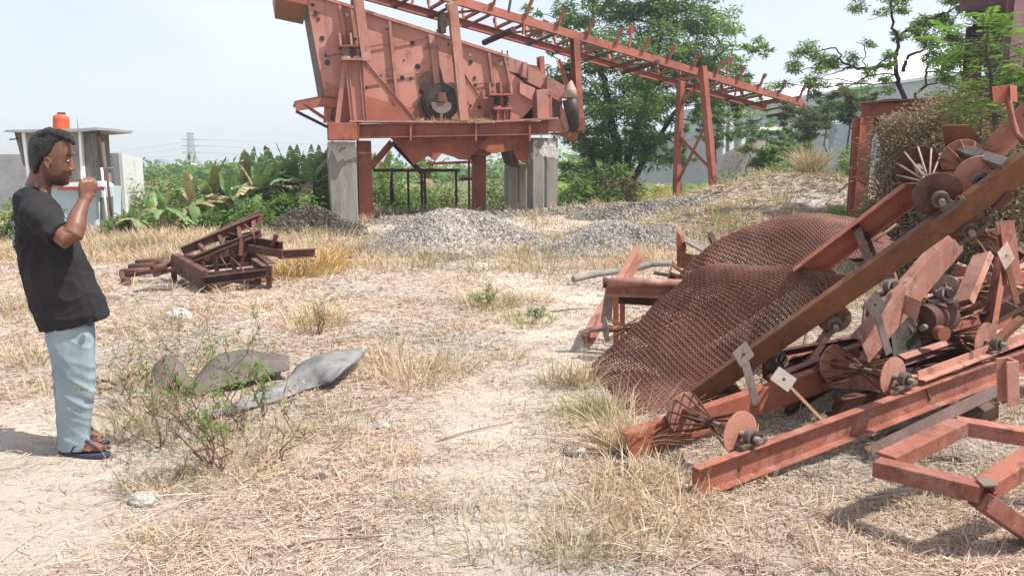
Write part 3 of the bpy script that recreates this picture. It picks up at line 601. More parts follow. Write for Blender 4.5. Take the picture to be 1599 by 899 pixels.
# bush stems are one tangle nobody would count: kept as one part
def build_bushes():
    bush('bush', (W(1180, 262, 24).x, 24, .1), 1.1, 1.3, 1800, 'bushleaf', 'mid green bush just right of the trestle foot', ln=.14, wd=.05, clumps=18)
    bush('bush', (W(1320, 262, 22).x, 22, .1), 1.0, 1.9, 2200, 'bushleaf', 'tall green bush left of the red portal leg', ln=.14, wd=.05, clumps=20)
    bush('bush', (W(1235, 262, 30).x, 30, .0), 1.5, 2.0, 2000, 'leafmid', 'broad dim green bush under the canopy roof', ln=.18, wd=.06, clumps=20)
    def B(px, py, Y, *a, **k):
        p = W(px, py, Y); p.z = Hs(p.x, p.y)-.02; return bush('bush', p, *a, **k)
    g = 'green bushes below the banana plants'
    for i, (px, Y, r, h, lab) in enumerate(((8, 15.5, 1.0, 1.4, 'bright green bush at the left edge of the yard behind the man'), (190, 17.5, .6, .55, 'low broad leaved bush below the white wall'), (300, 18.5, .8, .6, 'low bush left of the straw meadow edge'),
            (345, 18.2, .8, .55, 'low bush beneath the leftmost banana stems'), (400, 18.0, .9, .65, 'rounded bush behind the leaning rusty frame'), (445, 18.4, 1.0, .9, 'tall light green bush left of the first concrete column'), (468, 18.9, .7, 1.1, 'tall light green bush touching the first concrete column'),
            (232, 23, 1.3, 1.25, 'mid green bush right behind the white wall'), (285, 24, 1.4, 1.2, 'mid green bush under the power line tower'), (340, 24.5, 1.5, 1.4, 'mid green bush behind the brown tattered banana'), (400, 24, 1.4, 1.5, 'mid green bush behind the middle of the banana thicket'), (455, 25, 1.5, 1.6, 'mid green bush behind the tallest bananas'), (500, 24, 1.2, 1.6, 'mid green bush behind the columns at the left end of the machine'),
            (590, 24, 1.2, 1.1, 'green bush seen under the left end of the machine'), (625, 25, 1.0, .9, 'green bush behind the thin posts under the machine'), (690, 26, 1.4, 1.3, 'dark green bush behind the hopper of the machine'), (775, 25, 1.2, 1.2, 'green bush between the red column and the far concrete column'),
            (885, 27, 1.2, .9, 'green bush right of the right concrete column'))):
        B(px, 300, Y, r, h*(.75 if Y < 20 else 1), 1500, 'bushleaf', lab, ln=.15, wd=.055, group=g, clumps=16)
    B(940, 300, 26, 1.3, 1.6, 1500, 'leaf', 'dark broad bush at the foot of the big tree', ln=.3, wd=.1)
    B(985, 300, 25.5, 1.1, 1.3, 900, 'deadbush', 'brownish dry bush at the foot of the big tree', ln=.16, wd=.05)
    B(1215, 300, 21, .8, .9, 1300, 'bushleaf', 'green bush growing behind the straw covered spoil heap', ln=.13, wd=.05)
    B(1300, 300, 14.5, .55, .75, 1600, 'leaflight', 'bright green weed bush left of the red portal leg', ln=.14, wd=.03)
    B(1335, 300, 14.0, .45, .7, 1100, 'leaflight', 'bright green weed bush at the foot of the red portal leg', ln=.13, wd=.03)
    B(1372, 300, 12.0, .35, 1.25, 1100, 'leaflight', 'tall fresh green weed in front of the red portal leg', ln=.12, wd=.025)
    # big dried bush
    for (px, Y, r, h, n, lab) in ((1425, 10.9, .80, 2.5, 22000, 'large dried brown bush in front of the red portal'), (1480, 10.6, .90, 2.75, 26000, 'tallest dried brown bush, left of the feathery fronds'), (1540, 10.0, .7, 2.1, 13000, 'dried brown bush below the feathery fronds')):
        p = W(px, 330, Y); p.z = Hs(p.x, p.y)-.05; bush('dried_bush', p, r, h, n, 'deadbush', lab, ln=.06, wd=.026, group='dried brown bushes', stems=60, clumps=110)
    # yellow straw fountain
    p = W(1265, 290, 19.4); p.z = Hs(p.x, p.y); root = None
    V, Fq = ribbons(*tuft_blades(p.x, p.y, 0.22, 420, .35, .95, .5, .005), segs=5); o = npmesh('straw_clump', V, Fq, M['straw']); tag(o, 'fountain shaped clump of yellow dry grass on the spoil heap', 'grass clump')
    # corn field
    P = []; 
    xs = RNG.uniform(.05, .55, 5200); ys = RNG.uniform(31, 48, 5200); x = xs*ys
    n = len(x); a = RNG.uniform(0, 6.28, n); L = RNG.uniform(.4, 1.1, n); D = np.stack([np.cos(a)*.35, np.sin(a)*.35, np.ones(n)*.9], -1); D /= np.linalg.norm(D, axis=1, keepdims=True)
    Bd = np.stack([np.cos(a), np.sin(a), -.6*np.ones(n)], -1)*(L*.5)[:, None]
    V, Fq = ribbons(np.stack([x, ys, np.zeros(n)], -1), D, L, np.full(n, .1), Bd, 3); o = npmesh('corn_field', V, Fq, M['corn']); tag(o, 'low yellow green maize field beyond the trestle', None, None, 'stuff')
    # far tree line
    lv = Leaves()
    for k in range(240):
        a = random.uniform(-.72, .8); Y = random.uniform(75, 120)
        if a < -.02 and random.random() < .2: continue
        hh = random.uniform(1.4, 4.2) if a > -.02 else random.uniform(1.0, 2.4)
        lv.clump((a*Y, Y, hh*.5), hh*.9, 70, .9, .5, .1, .7)
    o = lv.build('far_woodland', M['leaf']); tag(o, 'distant low belt of trees along the horizon', None, None, 'stuff')
build_bushes()

def build_bananas():
    def leafmesh(mb, p, d, L, wd, up, torn):
        """arched blade with a folded midrib and torn edges"""
        n = 13; d = Vector(d).normalized(); sd = d.cross(Vector((0, 0, 1))).normalized(); pts = []
        for i in range(n+1):
            t = i/n; pts.append(Vector(p)+d*L*t*math.cos(up)*(1-.12*t)+Vector((0, 0, 1))*L*(math.sin(up)*t-.55*t*t*random.uniform(.85, 1.1)*(1-.45*math.sin(up))))
        for i in range(n):
            t0 = i/n; t1 = (i+1)/n-(.02 if random.random() < torn else 0)
            w0 = wd*math.sin(math.pi*min(.97, .12+.86*t0))**.6; w1 = wd*math.sin(math.pi*min(.97, .12+.86*t1))**.6; q = pts[i].lerp(pts[i+1], (t1-t0)*n)
            for sg in (-1, 1):
                dz = -random.uniform(.13, .19)*wd; a = sd*sg*.5
                mb.add([pts[i], q, q+a*w1+Vector((0, 0, dz)), pts[i]+a*w0+Vector((0, 0, dz*.9))], [(0, 1, 2, 3)])
        return pts
    k = 0
    spots = [(255, 17.6, 1.3, 6, 0), (300, 18.6, 1.6, 6, .6), (240, 19.2, 1.1, 5, .3), (330, 19.5, 1.9, 8, .1), (360, 18.8, 1.7, 7, .2), (385, 20, 2.2, 8, 0), (405, 19, 1.9, 8, .05), (432, 19.8, 2.2, 8, 0), (460, 20.2, 2.3, 8, 0), (485, 19.4, 2.1, 8, .1), (500, 21, 2.3, 8, 0), (350, 21, 1.8, 8, .3), (415, 21.5, 2.1, 8, .1),
             (600, 26, 2.4, 8, .1), (660, 27, 2.3, 8, 0), (560, 25, 2.2, 7, .2), (205, 17.2, .8, 6, .3)]
    labs = ['short ragged banana plant nearest the white wall', 'brown tattered banana plant right of the white wall', 'low banana plant against the white wall', 'banana plant under the power line tower', 'lower banana plant with half dry leaves, front of the thicket', 'tall upright banana plant left of the tallest pair', 'leafy banana plant behind the raised rusty frame', 'tall banana plant in the middle of the thicket', 'tall banana plant with upright young leaf, right part of the thicket', 'banana plant just left of the first concrete column', 'tall banana plant whose leaf pokes out above the first concrete column', 'half hidden banana plant at the back of the thicket under the tower', 'half hidden banana plant at the back of the middle of the thicket',
            'banana plant seen between the left columns under the machine', 'banana plant seen below the machine hopper', 'banana plant seen just right of the red steel column', 'small sprawling banana plant at the foot of the white wall']
    for (px, Y, h, nl, dry) in spots:
        h *= .98; dry = dry*.8+.12; p = W(px, 300, Y); p.z = Hs(p.x, p.y); root = thing('banana_plant', p, labs[k], 'banana plant', 'banana plants behind the yard'); k += 1
        mb = MB(); st = h*.5; limb(mb, p, p+Vector((0, 0, st)), .12, .07, .1, 4, 8); mb.build('stem', M['stalk'], root)
        g = MB(); d = MB(); 
        for i in range(nl+6):
            a = 2.4*i+random.uniform(-.4, .4); up = random.uniform(.8, 1.5) if i < nl-1 else random.uniform(-.1, .6)
            leafmesh(d if (random.random() < dry or i > nl+4) else g, p+Vector((0, 0, st*random.uniform(.75, 1))), (math.cos(a), math.sin(a), 0), h*random.uniform(.5, .8), h*.10+.08, up, .35)
        g.build('leaves', M['banana'], root)
        if d.v: d.build('dry_leaves', M['bananadry'], root)
build_bananas()

# the weeds in the foreground left: stems with small leaves, one thing each
def weed(px, py, h, nst, lean, label, leafy=.6, mat='leaflight', Y=None, lv_n=9):
    p = GH(px, py); root = thing('leafy_weed', p, label, 'weed', 'thin weeds in the left foreground'); mb = MB(); lv = Leaves()
    for k in range(nst):
        a = random.uniform(0, 6.28); th = random.uniform(.1, lean); d = Vector((math.cos(a)*math.sin(th), math.sin(a)*math.sin(th)*.8, math.cos(th))); L = h*random.uniform(.6, 1)
        e = p+d*L; pts = limb(mb, p, e, .0045, .0016, .6, 7, 5)
        for q in pts[3:]:
            for r in range(2):
                dd = (d+Vector((random.gauss(0, .8), random.gauss(0, .8), random.gauss(.1, .4)))).normalized(); e2 = q+dd*h*random.uniform(.1, .26); limb(mb, q, e2, .0018, .0008, .5, 3, 4)
                if random.random() < leafy:
                    n = lv_n; P = np.array([list(q.lerp(e2, random.uniform(.5, 1.05))) for _ in range(n)])+RNG.normal(0, .008, (n, 3)); lv.leafs(P, n, .026, .011, -.1)
    mb.build('stems', M['twig'], root); lv.build('foliage', M[mat], root)
weed(375, 672, .72, 5, .5, 'thin weed with fresh green leaves in front of the rubber belt', .75)
weed(330, 728, .85, 6, .8, 'widest bare twigged weed with few leaves, right of the man', .35, 'bushleaf')
weed(345, 735, .45, 5, .5, 'short leafy weed at the foot of the widest twiggy weed', .6)
weed(250, 700, .6, 5, .9, 'twiggy weed with small leaves right beside the man\'s sandals', .4, 'bushleaf')
weed(205, 640, .55, 4, .7, 'dry weed with pale buds touching the man\'s jeans', .35, 'drygreen')
weed(410, 655, .4, 4, .6, 'low green weed overlapping the flat belt strip', .8)
weed(270, 640, .25, 4, .9, 'small bright green weed at the curled end of the belt', .9)
weed(440, 720, .42, 3, .3, 'three thin upright brown stalks right of the weeds', .1, 'drygreen')
weed(760, 480, .25, 6, .9, 'low green weed in the middle of the yard left of the path', .9, 'bushleaf')
weed(830, 505, .2, 4, .9, 'low green weed beside the path near the fallen red post', .9, 'bushleaf')
weed(500, 522, .35, 8, .3, 'pale upright grassy weed behind the flat belt strip', .2, 'drygreen')
# ------------------------------------------------------------------ the vibrating screen on its frame
MP = Plane(-4.1, 19.0, 5.0, 1.55)
def ppath(pl, pts, off=0): return [pl(x, y, off) for x, y in pts]
def build_machine():
    b = MP.b; base = MP(540, 330); base.z = .2
    root = thing('screening_machine', base, 'large faded red vibrating screen with sloping side plate and dark flywheel on a steel frame', 'screening machine')
    def plate(name, pts, off, t, mat, parent=root, bev=0): return MB().prism(ppath(MP, pts, off), b*t).build(name, M[mat], parent, bev)
    WD = 2.1
    M['skirt'] = steel('skirt_paint', (.43, .15, .10), amt=.2, scale=1.1, dust=.3, fine=14)
    side = [(476, -18), (500, -4), (513, 0), (792, 88), (796, 112), (815, 126), (831, 147), (834, 165), (812, 188), (640, 192), (505, 192), (507, 150), (490, 60)]
    sp = plate('side_plate', side, 0, .03, 'machine'); plate('side_plate', side, WD, .03, 'machine')
    # screen decks inside, closing the body
    mb = MB()
    for pts in (((490, 40), (800, 128)), ((500, 110), (812, 165))):
        p, q = MP(*pts[0], .04), MP(*pts[1], .04); mb.add([p, q, q+b*(WD-.08), p+b*(WD-.08), p+Vector((0, 0, -.05)), q+Vector((0, 0, -.05)), q+b*(WD-.08)+Vector((0, 0, -.05)), p+b*(WD-.08)+Vector((0, 0, -.05))], [(0, 1, 2, 3), (4, 7, 6, 5), (0, 4, 5, 1), (2, 6, 7, 3), (1, 5, 6, 2), (0, 3, 7, 4)])
    mb.build('screen_deck', M['darkrust'], root)
    # back wall of the feed end
    plate_l = MB(); p = [MP(478, -10, .03), MP(490, 60, .03), MP(506, 150, .03)]
    for i in range(2): plate_l.prism([p[i], p[i+1], p[i+1]+b*(WD-.03), p[i]+b*(WD-.03)], MP.d*.03)
    plate_l.build('feed_end_plate', M['darkrust'], root)
    # feed chute lip top left
    c = MB(); c.prism(ppath(MP, [(426, -30), (430, -3), (480, 8), (476, -30)], -.1), b*.03)
    c.prism(ppath(MP, [(426, -30), (430, -3), (480, 8), (480, 5), (434, -6), (430, -30)], -.08), b*2.6); c.build('feed_chute', M['red'], root)
    # edge flange, welded seams and ribs
    e = MB(); e.sweep(MP(508, -2, -.04), MP(794, 89, -.04), [(-.09, -.04), (.06, -.04), (.06, .03), (-.09, .03)]); e.sweep(MP(470, -14, -.04), MP(508, -2, -.04), [(-.09, -.04), (.06, -.04), (.06, .03), (-.09, .03)])
    e.build('edge_flange', M['machine'], root)
    def rib(a, c_, w=.075, d=.09, mat='machine'):
        p, q = MP(*a, -.045), MP(*c_, -.045); return MB().sweep(p, q, [(-w/2, -d/2), (w/2, -d/2), (w/2, d/2), (-w/2, d/2)], up=MP.n).build('rib', M[mat], root)
    for a, c_ in (((530, 7), (541, 84)), ((549, 12), (555, 60)), ((608, 32), (620, 154)), ((671, 53), (680, 131)), ((676, 55), (684, 130)), ((763, 82), (770, 132)), ((788, 90), (797, 130)), ((575, 128), (616, 122)), ((620, 118), (676, 110))):
        rib(a, c_, *( (.03, .02) if abs(a[1]-c_[1]) < 12 else (.075, .09)))
    for a, c_ in (((574, 74), (608, 68)), ((613, 68), (672, 58)), ((510, 88), (535, 83)), ((745, 132), (770, 127))): rib(a, c_, .025, .02, 'red')
    # sloped lower skirt of the side plate
    plate('skirt', [(508, 128), (570, 150), (640, 168), (690, 182), (705, 192), (510, 192)], -.03, .025, 'skirt')
    # bolt holes: dark blown out holes in the plate, as shallow rings
    for x, y, r in ((488, 8, .05), (493, 21, .07), (497, 30, .05), (503, 60, .07), (511, 98, .08), (509, 87, .05), (644, 68, .07), (652, 104, .08), (628, 122, .07), (641, 123, .05), (735, 97, .07), (741, 122, .05), (742, 133, .06), (680, 118, .04), (572, 137, .04), (601, 187, .04), (595, 118, .03), (560, 88, .03), (605, 46, .03), (631, 94, .03), (748, 168, .06), (735, 165, .04), (656, 125, .08), (659, 143, .1), (792, 180, .03), (664, 160, .03), (780, 95, .03), (540, 23, .035), (700, 70, .03)):
        MB().disc(MP(x, y, -.012), MP.n, r*.8, .012, 14).build('plate_hole', M['blackgrease'], root)
    for x, y in ((542, 23), (604, 41), (670, 62), (734, 85), (783, 100)):
        MB().disc(MP(x, y, -.03), MP.n, .05, .03, 14).build('bolt_head', M['palesteel'], root)
    # scorched grease patch (real grease, own outline) and flywheel
    pts = []
    for i in range(26):
        a = i/26*6.283; r = 34+9*math.sin(3*a+1)+6*math.sin(7*a); pts.append((683+r*math.cos(a)*1.05, 152+r*math.sin(a)*(.95 if math.sin(a) > 0 else 1.15)))
    gm, t, bs, _ = newmat('grease_smear'); v = objvec(t); f = noise_ramp(t, 2.2, .38, .62, 7, .7, v); t.links.new(mixc(t, f, (.07, .045, .038), (.26, .115, .085)), bs.inputs['Base Color']); bs.inputs['Roughness'].default_value = .7
    MB().prism(ppath(MP, [(x, min(y, 190)) for x, y in pts], -.034), b*.003).build('grease_smear', gm, root)
    fc = MP(687, 160, -.16); fw = MB().disc(fc, MP.n, .46, .2, 44); fw.disc(fc+MP.n*.1, MP.n, .40, .06, 44); f = fw.build('flywheel', M['blackgrease'], root, .012)
    h = MB().disc(fc+MP.n*.14, MP.n, .17, .10, 20); h.box(fc+MP.n*.2+Vector((0, 0, .1)), (.20, .12, .22), Matrix.Rotation(.3, 3, 'Z')); h.build('hub', M['brown'], f, .01)
    wt = [fc+MP.n*.15+MP.d*(.27*math.cos(a))+Vector((0, 0, -.02+.27*math.sin(a))) for a in [math.pi+i*math.pi/14 for i in range(15)]]; MB().prism(wt, MP.n*.07).build('counterweight', M['greysteel'], f, .008)
    MB().bar(fc+MP.n*.16+Vector((0, 0, -.25)), fc+MP.n*.1+Vector((0, 0, -.52)), .07).build('guard_stub', M['palesteel'], f)
    # main frame: I beams
    def bm_(a, c_, off, h_, w_, mat='red', name='main_beam'):
        return MB().sweep(MP(*a, off), MP(*c_, off), ibeam(h_, w_, .025)).build(name, M[mat], root, .004)
    bm_((518, 206), (856, 200), -.25, .34, .32); bm_((518, 206), (856, 200), 2.1, .34, .32)
    for x in (530, 640, 750, 845): MB().sweep(MP(x, 208, -.05), MP(x, 208, 1.95), ibeam(.36, .2, .02)).build('cross_beam', M['red'], root)
    MB().box(MP(534, 206, -.28), (.66, .5, .40), Matrix.Rotation(.3, 3, 'Z')).build('corner_box', M['red'], root, .01)
    MB().prism(ppath(MP, [(546, 188), (742, 189), (742, 192), (546, 191)], -.45), b*.4).build('walkway_plate', M['pink'], root)
    MB().prism(ppath(MP, [(742, 190), (872, 183), (872, 186), (742, 193)], -.47), b*.4).build('walkway_plate', M['pink'], root)
    plate('frame_extension', [(852, 188), (884, 185), (886, 206), (852, 206)], -.22, .05, 'machine'); plate('frame_extension', [(852, 188), (884, 185), (886, 206), (852, 206)], 2.0, .05, 'machine')
    plate('end_box', [(902, 183), (914, 183), (914, 204), (900, 204)], -.2, .5, 'red', bev=.01)
    for x in (558, 640, 742, 826): MB().prism(ppath(MP, [(x, 194), (x+3, 194), (x+3, 220), (x, 220)], -.42), b*.17).build('web_stiffener', M['red'], root)
    # A frame stand, left
    plate('stand_plate', [(541, 94), (563, 94), (571, 192), (549, 194)], -.28, .12, 'red' if 0 else 'machine', bev=.008)
    def brace(a, c_, w=.11, off=-.3, mat='machine', name='brace', d=None): return MB().sweep(MP(*a, off), MP(*c_, off), channel(w, (d or w)*.7, .015), up=Vector((0, 0, 1))).build(name, M[mat], root)
    brace((539, 94), (526, 200)); brace((563, 93), (648, 192), .13); brace((563, 95), (571, 192), .09); brace((541, 93), (551, 192), .09)
    plate('stand_top', [(534, 91), (567, 91), (567, 94), (534, 94)], -.5, .5, 'machine')
    # right stand
    plate('stand_plate', [(777, 170), (797, 169), (799, 188), (777, 188)], -.3, .1, 'machine'); plate('stand_top', [(772, 168), (801, 168), (801, 171), (772, 171)], -.45, .4, 'machine')
    for x in (777, 787, 797): plate('stiffener', [(x, 171), (x+2, 171), (x+2, 188), (x, 188)], -.42, .12, 'red')
    brace((722, 116), (770, 186), .09, -.12); 
    # spring sets
    for (cx, cy0, cy1, xs) in ((550, 74, 90, (541, 559)), (784, 150, 167, (776, 791))):
        for x in xs:
            sroot = MP(x, (cy0+cy1)/2, -.28); s = MB(); n = 60; r = .085 if cx < 600 else .07; z0 = MP(x, cy1, -.28); z1 = MP(x, cy0, -.28); pts = []
            for i in range(n+1):
                a = i/n*5*6.283; q = z0.lerp(z1, i/n); pts.append(q+Vector((math.cos(a), math.sin(a), 0))*r)
            s.path(pts, .02, 6); s.build('spring', M['greysteel'] if cx < 600 else M['blackgrease'], root)
            MB().disc(z0+Vector((0, 0, -.01)), (0, 0, 1), .12, .05, 20).build('spring_seat', M['palesteel'] if cx < 600 else M['red'], root)
        plate('spring_bracket', [(cx-20, cy0-4), (cx+17, cy0-4), (cx+17, cy0-1), (cx-20, cy0-1)], -.45, .42, 'red')
        for dx in (-19, -2, 14): plate('gusset', [(cx+dx, cy0-4), (cx+dx-2, cy0-22), (cx+dx+1, cy0-23), (cx+dx+3, cy0-4)], -.42, .36, 'pink')
    # posts rising in front of the plate
    for (a, c_) in (((556, -24), (572, 96)), ((706, 8), (724, 189))):
        p, q = MP(*a, -.42), MP(*c_, -.42); q.x = p.x+(q.x-p.x)*.55+.0; MB().sweep(MP(*a, -.36), MP(*c_, -.36), ibeam(.22, .22, .02), up=MP.n).build('post', M['machine'], root, .003)
    # left platform with struts
    pl = MB(); pl.prism(ppath(MP, [(460, 158), (500, 150), (527, 153), (527, 168), (500, 167), (462, 174)], -.1), b*.06); pl.prism(ppath(MP, [(460, 158), (500, 150), (530, 152), (530, 155), (500, 153), (461, 161)], -.1), b*1.5); pl.build('feed_platform', M['red'], root)
    brace((462, 174), (514, 200), .07, -.1, 'darkrust'); brace((474, 163), (523, 196), .08, -.2, 'red'); brace((520, 170), (517, 200), .06, -.1, 'darkrust')
    # discharge end: overlapping chute panels, boxes and a cone
    for pts, off, t, mat in (([(792, 88), (818, 97), (817, 117), (796, 112)], -.02, .5, 'machine'), ([(818, 97), (824, 98), (822, 122), (815, 119)], -.16, .2, 'machine'), ([(824, 102), (858, 121), (852, 142), (824, 128)], -.1, 1.9, 'machine'), ([(822, 100), (838, 103), (850, 118), (826, 110)], .0, 1.5, 'red'),
                             ([(864, 124), (882, 134), (877, 160), (858, 150)], -.12, 1.9, 'machine'), ([(855, 120), (866, 124), (860, 150), (853, 146)], -.24, .2, 'pink'), ([(812, 128), (836, 138), (832, 158), (812, 146)], -.14, .08, 'machine'), ([(838, 140), (856, 139), (858, 186), (840, 186)], -.25, .4, 'machine'),
                             ([(856, 150), (862, 152), (863, 186), (857, 186)], -.2, .5, 'red'), ([(796, 112), (820, 128), (834, 146), (838, 160), (830, 186), (838, 186), (846, 158), (838, 142), (824, 124), (797, 108)], .3, 1.4, 'darkrust'), ([(876, 164), (884, 176), (889, 200), (882, 204), (876, 186)], -.28, .06, 'pink'), ([(812, 150), (836, 168), (836, 186), (816, 186)], .6, .05, 'blackgrease'), ([(860, 150), (878, 158), (878, 186), (862, 186)], .4, .05, 'blackgrease')):  # the two black panels stand in for the shade inside the openings
        plate('chute_or_shade_panel', pts, off, t, mat)
    cn = MB(); ps = [(892, 126, .02), (891, 138, .14), (890, 154, .21)]; cn.path([MP(x, y, -.3) for x, y, r in ps], [r for *_, r in ps], 18); cn.build('cone_cap', M['palesteel'], root)
    cn = MB(); ps = [(890, 155, .205), (893, 172, .19), (897, 203, .12)]; cn.path([MP(x, y, -.3) for x, y, r in ps], [r for *_, r in ps], 18); cn.build('down_spout', M['blackgrease'], root)
    MB().path([MP(788, 88-6+5*math.sin(a), .05)+MP.d*(.075*math.cos(a)) for a in np.linspace(-.6, 3.7, 12)], .02, 6).build('lifting_eye', M['darkrust'], root)
    # hopper below with torn lower edge
    jag = [(775, 205), (770, 214), (742, 238), (730, 250), (716, 249), (708, 245), (690, 240), (680, 251), (668, 244), (655, 253), (646, 258), (636, 244), (612, 218), (600, 205)]
    plate('hopper', jag, .25, .02, 'redbright'); plate('hopper', jag, 1.6, .02, 'redbright')
    MB().prism([MP(620, 222, .25), MP(654, 256, .25), MP(654, 256, 1.6), MP(620, 222, 1.6)], MP.d*.02).build('hopper_wall', M['darkrust'], root)
    plate('lower_chute', [(768, 208), (828, 204), (826, 258), (806, 248), (802, 235), (770, 240), (745, 230)], .2, .02, 'redbright'); plate('lower_chute', [(745, 222), (790, 222), (762, 244), (742, 240)], .45, 1.0, 'red')
    MB().prism(ppath(MP, [(790, 232), (806, 236), (812, 262), (798, 256)], .25), b*.6).build('chute_wall', M['darkrust'], root)
    plate('torn_flap', [(862, 207), (896, 207), (904, 208), (900, 220), (885, 212), (868, 209)], -.1, .4, 'redbright')
    # columns and braces below
    for (x0, x1, yt, yb, off) in ((560, 582, 228, 332, .35), (739, 757, 240, 322, 1.4)):
        p, q = MP((x0+x1)/2-4, yt-8, off), MP((x0+x1)/2, yb, off); p.x = q.x; p.y = q.y; q.z = Hs(q.x, q.y)-.05
        MB().sweep(q, p, [(-.17, -.15), (.17, -.15), (.17, .15), (-.17, .15)], up=MP.n).build('steel_column', M['red'], root, .012)
    brace((578, 262), (612, 222), .16, .3, 'redbright', 'knee_brace'); brace((612, 222), (660, 272), .12, .6, 'darkrust', 'knee_brace'); brace((750, 262), (728, 236), .1, 1.4, 'redbright', 'knee_brace')
    # dry weeds on the walkway are their own thing below
build_machine()
def trash():
    p = MP(690, 190, -.3); acc = [((MP(x, 189, -.3)).x, (MP(x, 189, -.3)).y, .18, 60, .03, .14, 1.0, .002, None, MP(x, 189, -.3).z) for x in (650, 668, 685, 700, 715, 730, 745, 757, 775)]
    A = [tuft_blades(*s) for s in acc]; V, Fq = ribbons(*[np.concatenate([a[i] for a in A]) for i in range(5)], segs=3); o = npmesh('dry_weeds', V, Fq, M['straw']); tag(o, 'dry straw lying along the walkway of the machine', None, None, 'stuff')
trash()
# concrete columns
def column(x0, x1, yt, yb, off, label, ground=None, groove=False, cap=True):
    pl = Plane(*(MP(535, 300, off).xy), MP.d.x, MP.d.y); a, c_ = pl(x0, yb), pl(x1, yb); a.z = c_.z = 0; z = Hs(a.x, a.y)-.15; zt = pl((x0+x1)/2, yt).z
    wd = (c_-a).length; d = (c_-a).normalized(); bk = Vector((-d.y, d.x, 0)); cen = (a+c_)/2+bk*wd*.35; root = thing('concrete_column', (cen.x, cen.y, z), label, 'column', 'concrete columns under the machine')
    w2 = wd/2; dp = wd*.38; gr = wd*.07
    prof = [(-w2, -dp), (-gr, -dp), (0, -dp+gr*1.4), (gr, -dp), (w2, -dp), (w2, dp), (-w2, dp)] if groove else [(-w2+.03, -dp), (w2-.03, -dp), (w2, -dp+.03), (w2, dp), (-w2, dp), (-w2, -dp+.03)]
    vb = [cen+d*x+bk*y for x, y in prof]; H_ = zt-z-.12
    for v in vb: v.z = z
    MB().prism(vb, (0, 0, H_)).build('shaft', M['concrete'], root, .008)
    if cap:   # broken, whitish top
        bm = bmesh.new(); n = 9; 
        bmesh.ops.create_grid(bm, x_segments=10, y_segments=10, size=.5)
        r = bmesh.ops.extrude_face_region(bm, geom=bm.faces[:]); 
        for v in [e for e in r['geom'] if isinstance(e, bmesh.types.BMVert)]: v.co.z = 1
        bmesh.ops.subdivide_edges(bm, edges=[e for e in bm.edges if abs(e.verts[0].co.z-e.verts[1].co.z) > .5], cuts=4)
        sd = random.random()*9
        for v in bm.verts:
            x, y, zz = v.co; nn = mnoise.noise(Vector((x*4+sd, y*4, zz*2)));  low = (1-zz)
            px_ = x*wd*(1.015-.10*zz*abs(nn)-.06*zz); py_ = y*dp*2*(1.02-.12*zz*abs(nn))
            v.co = cen-root.location+d*px_+bk*py_+Vector((0, 0, H_-.26*(1-zz)*(1+1.5*nn)-.02+.14*zz+.04*nn*zz)); v.co.z += root.location.z-z
        me = bpy.data.meshes.new('broken_top'); bm.normal_update(); bm.to_mesh(me); bm.free(); me.materials.append(M['brokenconcrete']); o = bpy.data.objects.new('broken_top', me); scene.collection.objects.link(o); o.parent = root
column(517, 560, 222, 350, -.2, 'broad concrete column with broken white top under the left end of the machine')
column(505, 519, 232, 342, 2.0, 'narrow dark concrete column leftmost behind the broad one', cap=False)
column(832, 870, 208, 328, -.2, 'grooved concrete column with broken top under the right end of the machine', groove=True)
column(794, 824, 250, 312, 2.1, 'concrete column furthest back, partly behind the red chute', groove=True, cap=False)
# spindly frame seen under the machine
def under_frame():
    p = W(640, 300, 22.5); p.z = Hs(p.x, p.y); root = thing('steel_rack', p, 'thin rusty steel rack standing behind the machine columns', 'rack'); Y = 22.5
    for x in (637, 658, 663, 712): MB().tube(W(x, 265, Y), Vector((W(x, 265, Y).x, Y, .2)), .035).build('leg', M['darkrust'], root)
    for x in (732,): MB().tube(W(x, 240, Y), Vector((W(x, 240, Y).x, Y, .2)), .035).build('leg', M['red'], root)
    MB().bar(W(583, 266, Y), W(718, 266, Y), .09).build('rail', M['darkrust'], root); MB().bar(W(665, 256, Y+1), W(738, 253, Y+1), .08).build('rail', M['red'], root); MB().bar(W(717, 280, Y), W(742, 279, Y), .09).build('rail', M['red'], root)
    t = W(612, 290, Y-.5); MB().path([W(612, 262, Y-.5), W(611, 290, Y-.5), W(613, 316, Y-.5)], [.03, .05, .07]).build('prop', M['darkrust'], root)
under_frame()
